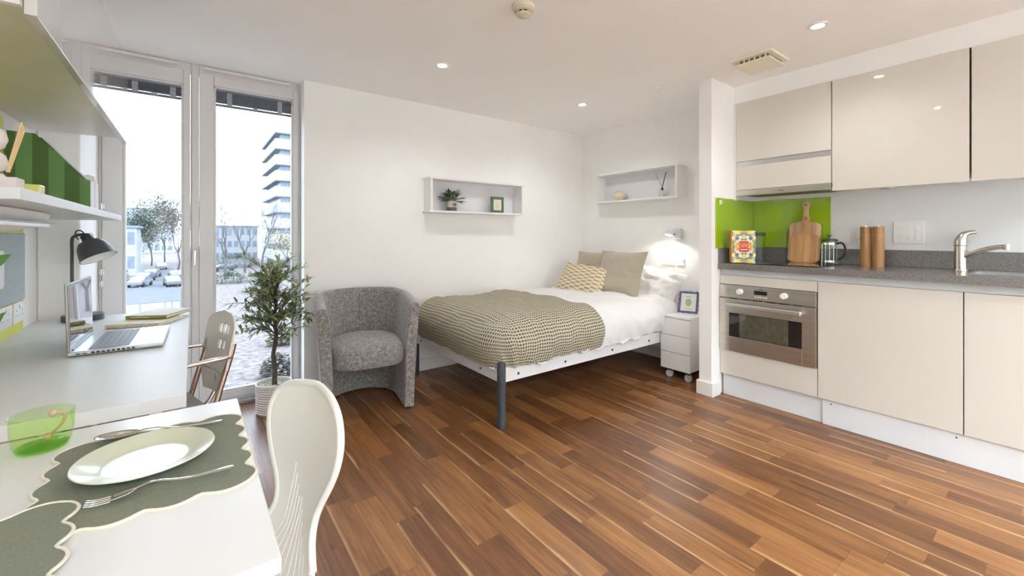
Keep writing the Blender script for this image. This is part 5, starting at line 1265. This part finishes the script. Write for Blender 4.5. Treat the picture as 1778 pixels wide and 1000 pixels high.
car('light car parked on the far kerb beside the window frame', -1.96, 66, 98, (.13, .14, .15), 'car_pale')
car('dark grey car on the far kerb behind the light car', -1.9, 76, 98, (.06, .065, .08), 'car_grey')
car('dark car in the parking area below the apartment block', 4.3, 88, 10, (.05, .055, .07), 'car_dark')
car('pale car in the parking area below the apartment block', 7.6, 96, 5, (.13, .14, .15), 'car_pale_b')
# street railing
for i, (x, y) in enumerate(((-3.03, 40.7), (-1.57, 39.6), (-1.17, 39.3), (-.69, 39.0))):
    b = BM(); cyl(b, (x, y, GZ+.06), (x, y, GZ+2.4), .045, seg=8); tag(obj('fence_post', b, E_grey), 'thin grey post standing along the pale pavement below', 'post', 'grey posts along the pavement')
# trees
def tree(label, x, y, h, seed, leaf=None, nl=0, spread=.5, cat='tree', r0=.16, ls=.25, depth=6):
    rnd = random.Random(seed); t = thing('street_tree', label, cat, (x, y, GZ)); b = BM(); tips = []
    def grow(p, d, L, r, lv):
        q = p+d*L; m_ = (p+q)/2+Vector((rnd.uniform(-1, 1), rnd.uniform(-1, 1), 0))*L*.07
        tube(b, [p, m_, q], [r, r*.68], 5 if lv < 3 else 3)
        if lv >= 2: tips.append(q)
        if lv >= depth: return
        for k in range(2 if lv else 3):
            nd = (d+Vector((rnd.uniform(-1, 1), rnd.uniform(-1, 1), rnd.uniform(-.15, .7)))*spread).normalized()
            grow(q, nd, L*rnd.uniform(.68, .88), r*.62, lv+1)
    grow(Vector((x, y, GZ)), Vector((0, 0, 1)), h*.24, r0, 0)
    obj('branches', b, E_bark, t)
    if leaf:
        lb = BM()
        for k in range(nl):
            p = rnd.choice(tips)+Vector((rnd.gauss(0, ls*1.8), rnd.gauss(0, ls*1.8), rnd.gauss(-ls, ls*2.6))); d = Vector((rnd.uniform(-1, 1), rnd.uniform(-1, 1), rnd.uniform(-1, 1)))
            leaf_geo(lb, p, d, Vector((0, 0, 1)), ls*rnd.uniform(.6, 1.3), ls*.6)
        obj('foliage', lb, leaf, t)
tree('bare forked tree at the left of the wide pane', 3.8, 72, 12.0, 4, r0=.24, depth=7)
tree('bare tree in front of the apartment block', 6.9, 82, 13, 9, r0=.22, depth=7)
tree('bare tree between the apartment block and the tower', 9.6, 83, 12, 21, r0=.2, depth=7)
tree('tree with yellow autumn leaves in front of the tower', 8.6, 51, 7.8, 33, E_yel, 1500, ls=.24)
tree('tall twiggy tree beyond the parked cars in the narrow pane', -4.9, 122, 14, 41, E_grn, 2600, ls=.5)
tree('brownish tree filling the narrow pane beside its frame', -2.0, 95, 12.5, 52, ext('brown_leaves', (.17, .155, .125), .9, 3, .3), 2600, ls=.38)
tree('thin tree above the white house in the narrow pane', -9.6, 107, 11.5, 63, E_grn, 1800, ls=.42)
tree('round olive-brown tree between the narrow pane trees', -6.6, 112, 10, 77, ext('brown_leaves', (.17, .155, .125)), 2200, ls=.4)
def bush(label, x, y, w_, h_, m, seed, n=900):
    rnd = random.Random(seed); b = BM()
    for k in range(n):
        a = rnd.uniform(0, 2*pi); e = rnd.uniform(0, pi/2); r = rnd.uniform(.6, 1)
        p = Vector((x+w_*r*cos(a)*cos(e), y+w_*r*sin(a)*cos(e), GZ+.02+h_*r*sin(e))); leaf_geo(b, p, Vector((rnd.uniform(-1, 1), rnd.uniform(-1, 1), rnd.uniform(0, 1))), Vector((0, 0, 1)), .3, .16)
    tag(obj('shrub', b, m), label, 'shrub')
bush('blue-green shrub beside the white parked car', -7.7, 72, 1.5, 2.8, E_grn, 1)
bush('low evergreen shrub at the foot of the bare forked tree', 3.9, 66, 2.4, 1.4, E_grn, 2)
bush('faint yellow-brown shrub outside, right of the olive trunk', 4.1, 27, .8, .9, ext('straw_twigs', (.16, .145, .09), .9, 3, .3), 3)
bush('pale twiggy shrub on the leaf-strewn ground at the right', 3.0, 21, .7, .8, ext('pale_twigs', (.15, .135, .12), .9, 3, .3), 4)
bush('long dark hedge patch in front of the apartment block', 7.5, 104, 4.5, 2.4, E_grn, 6, 1600)
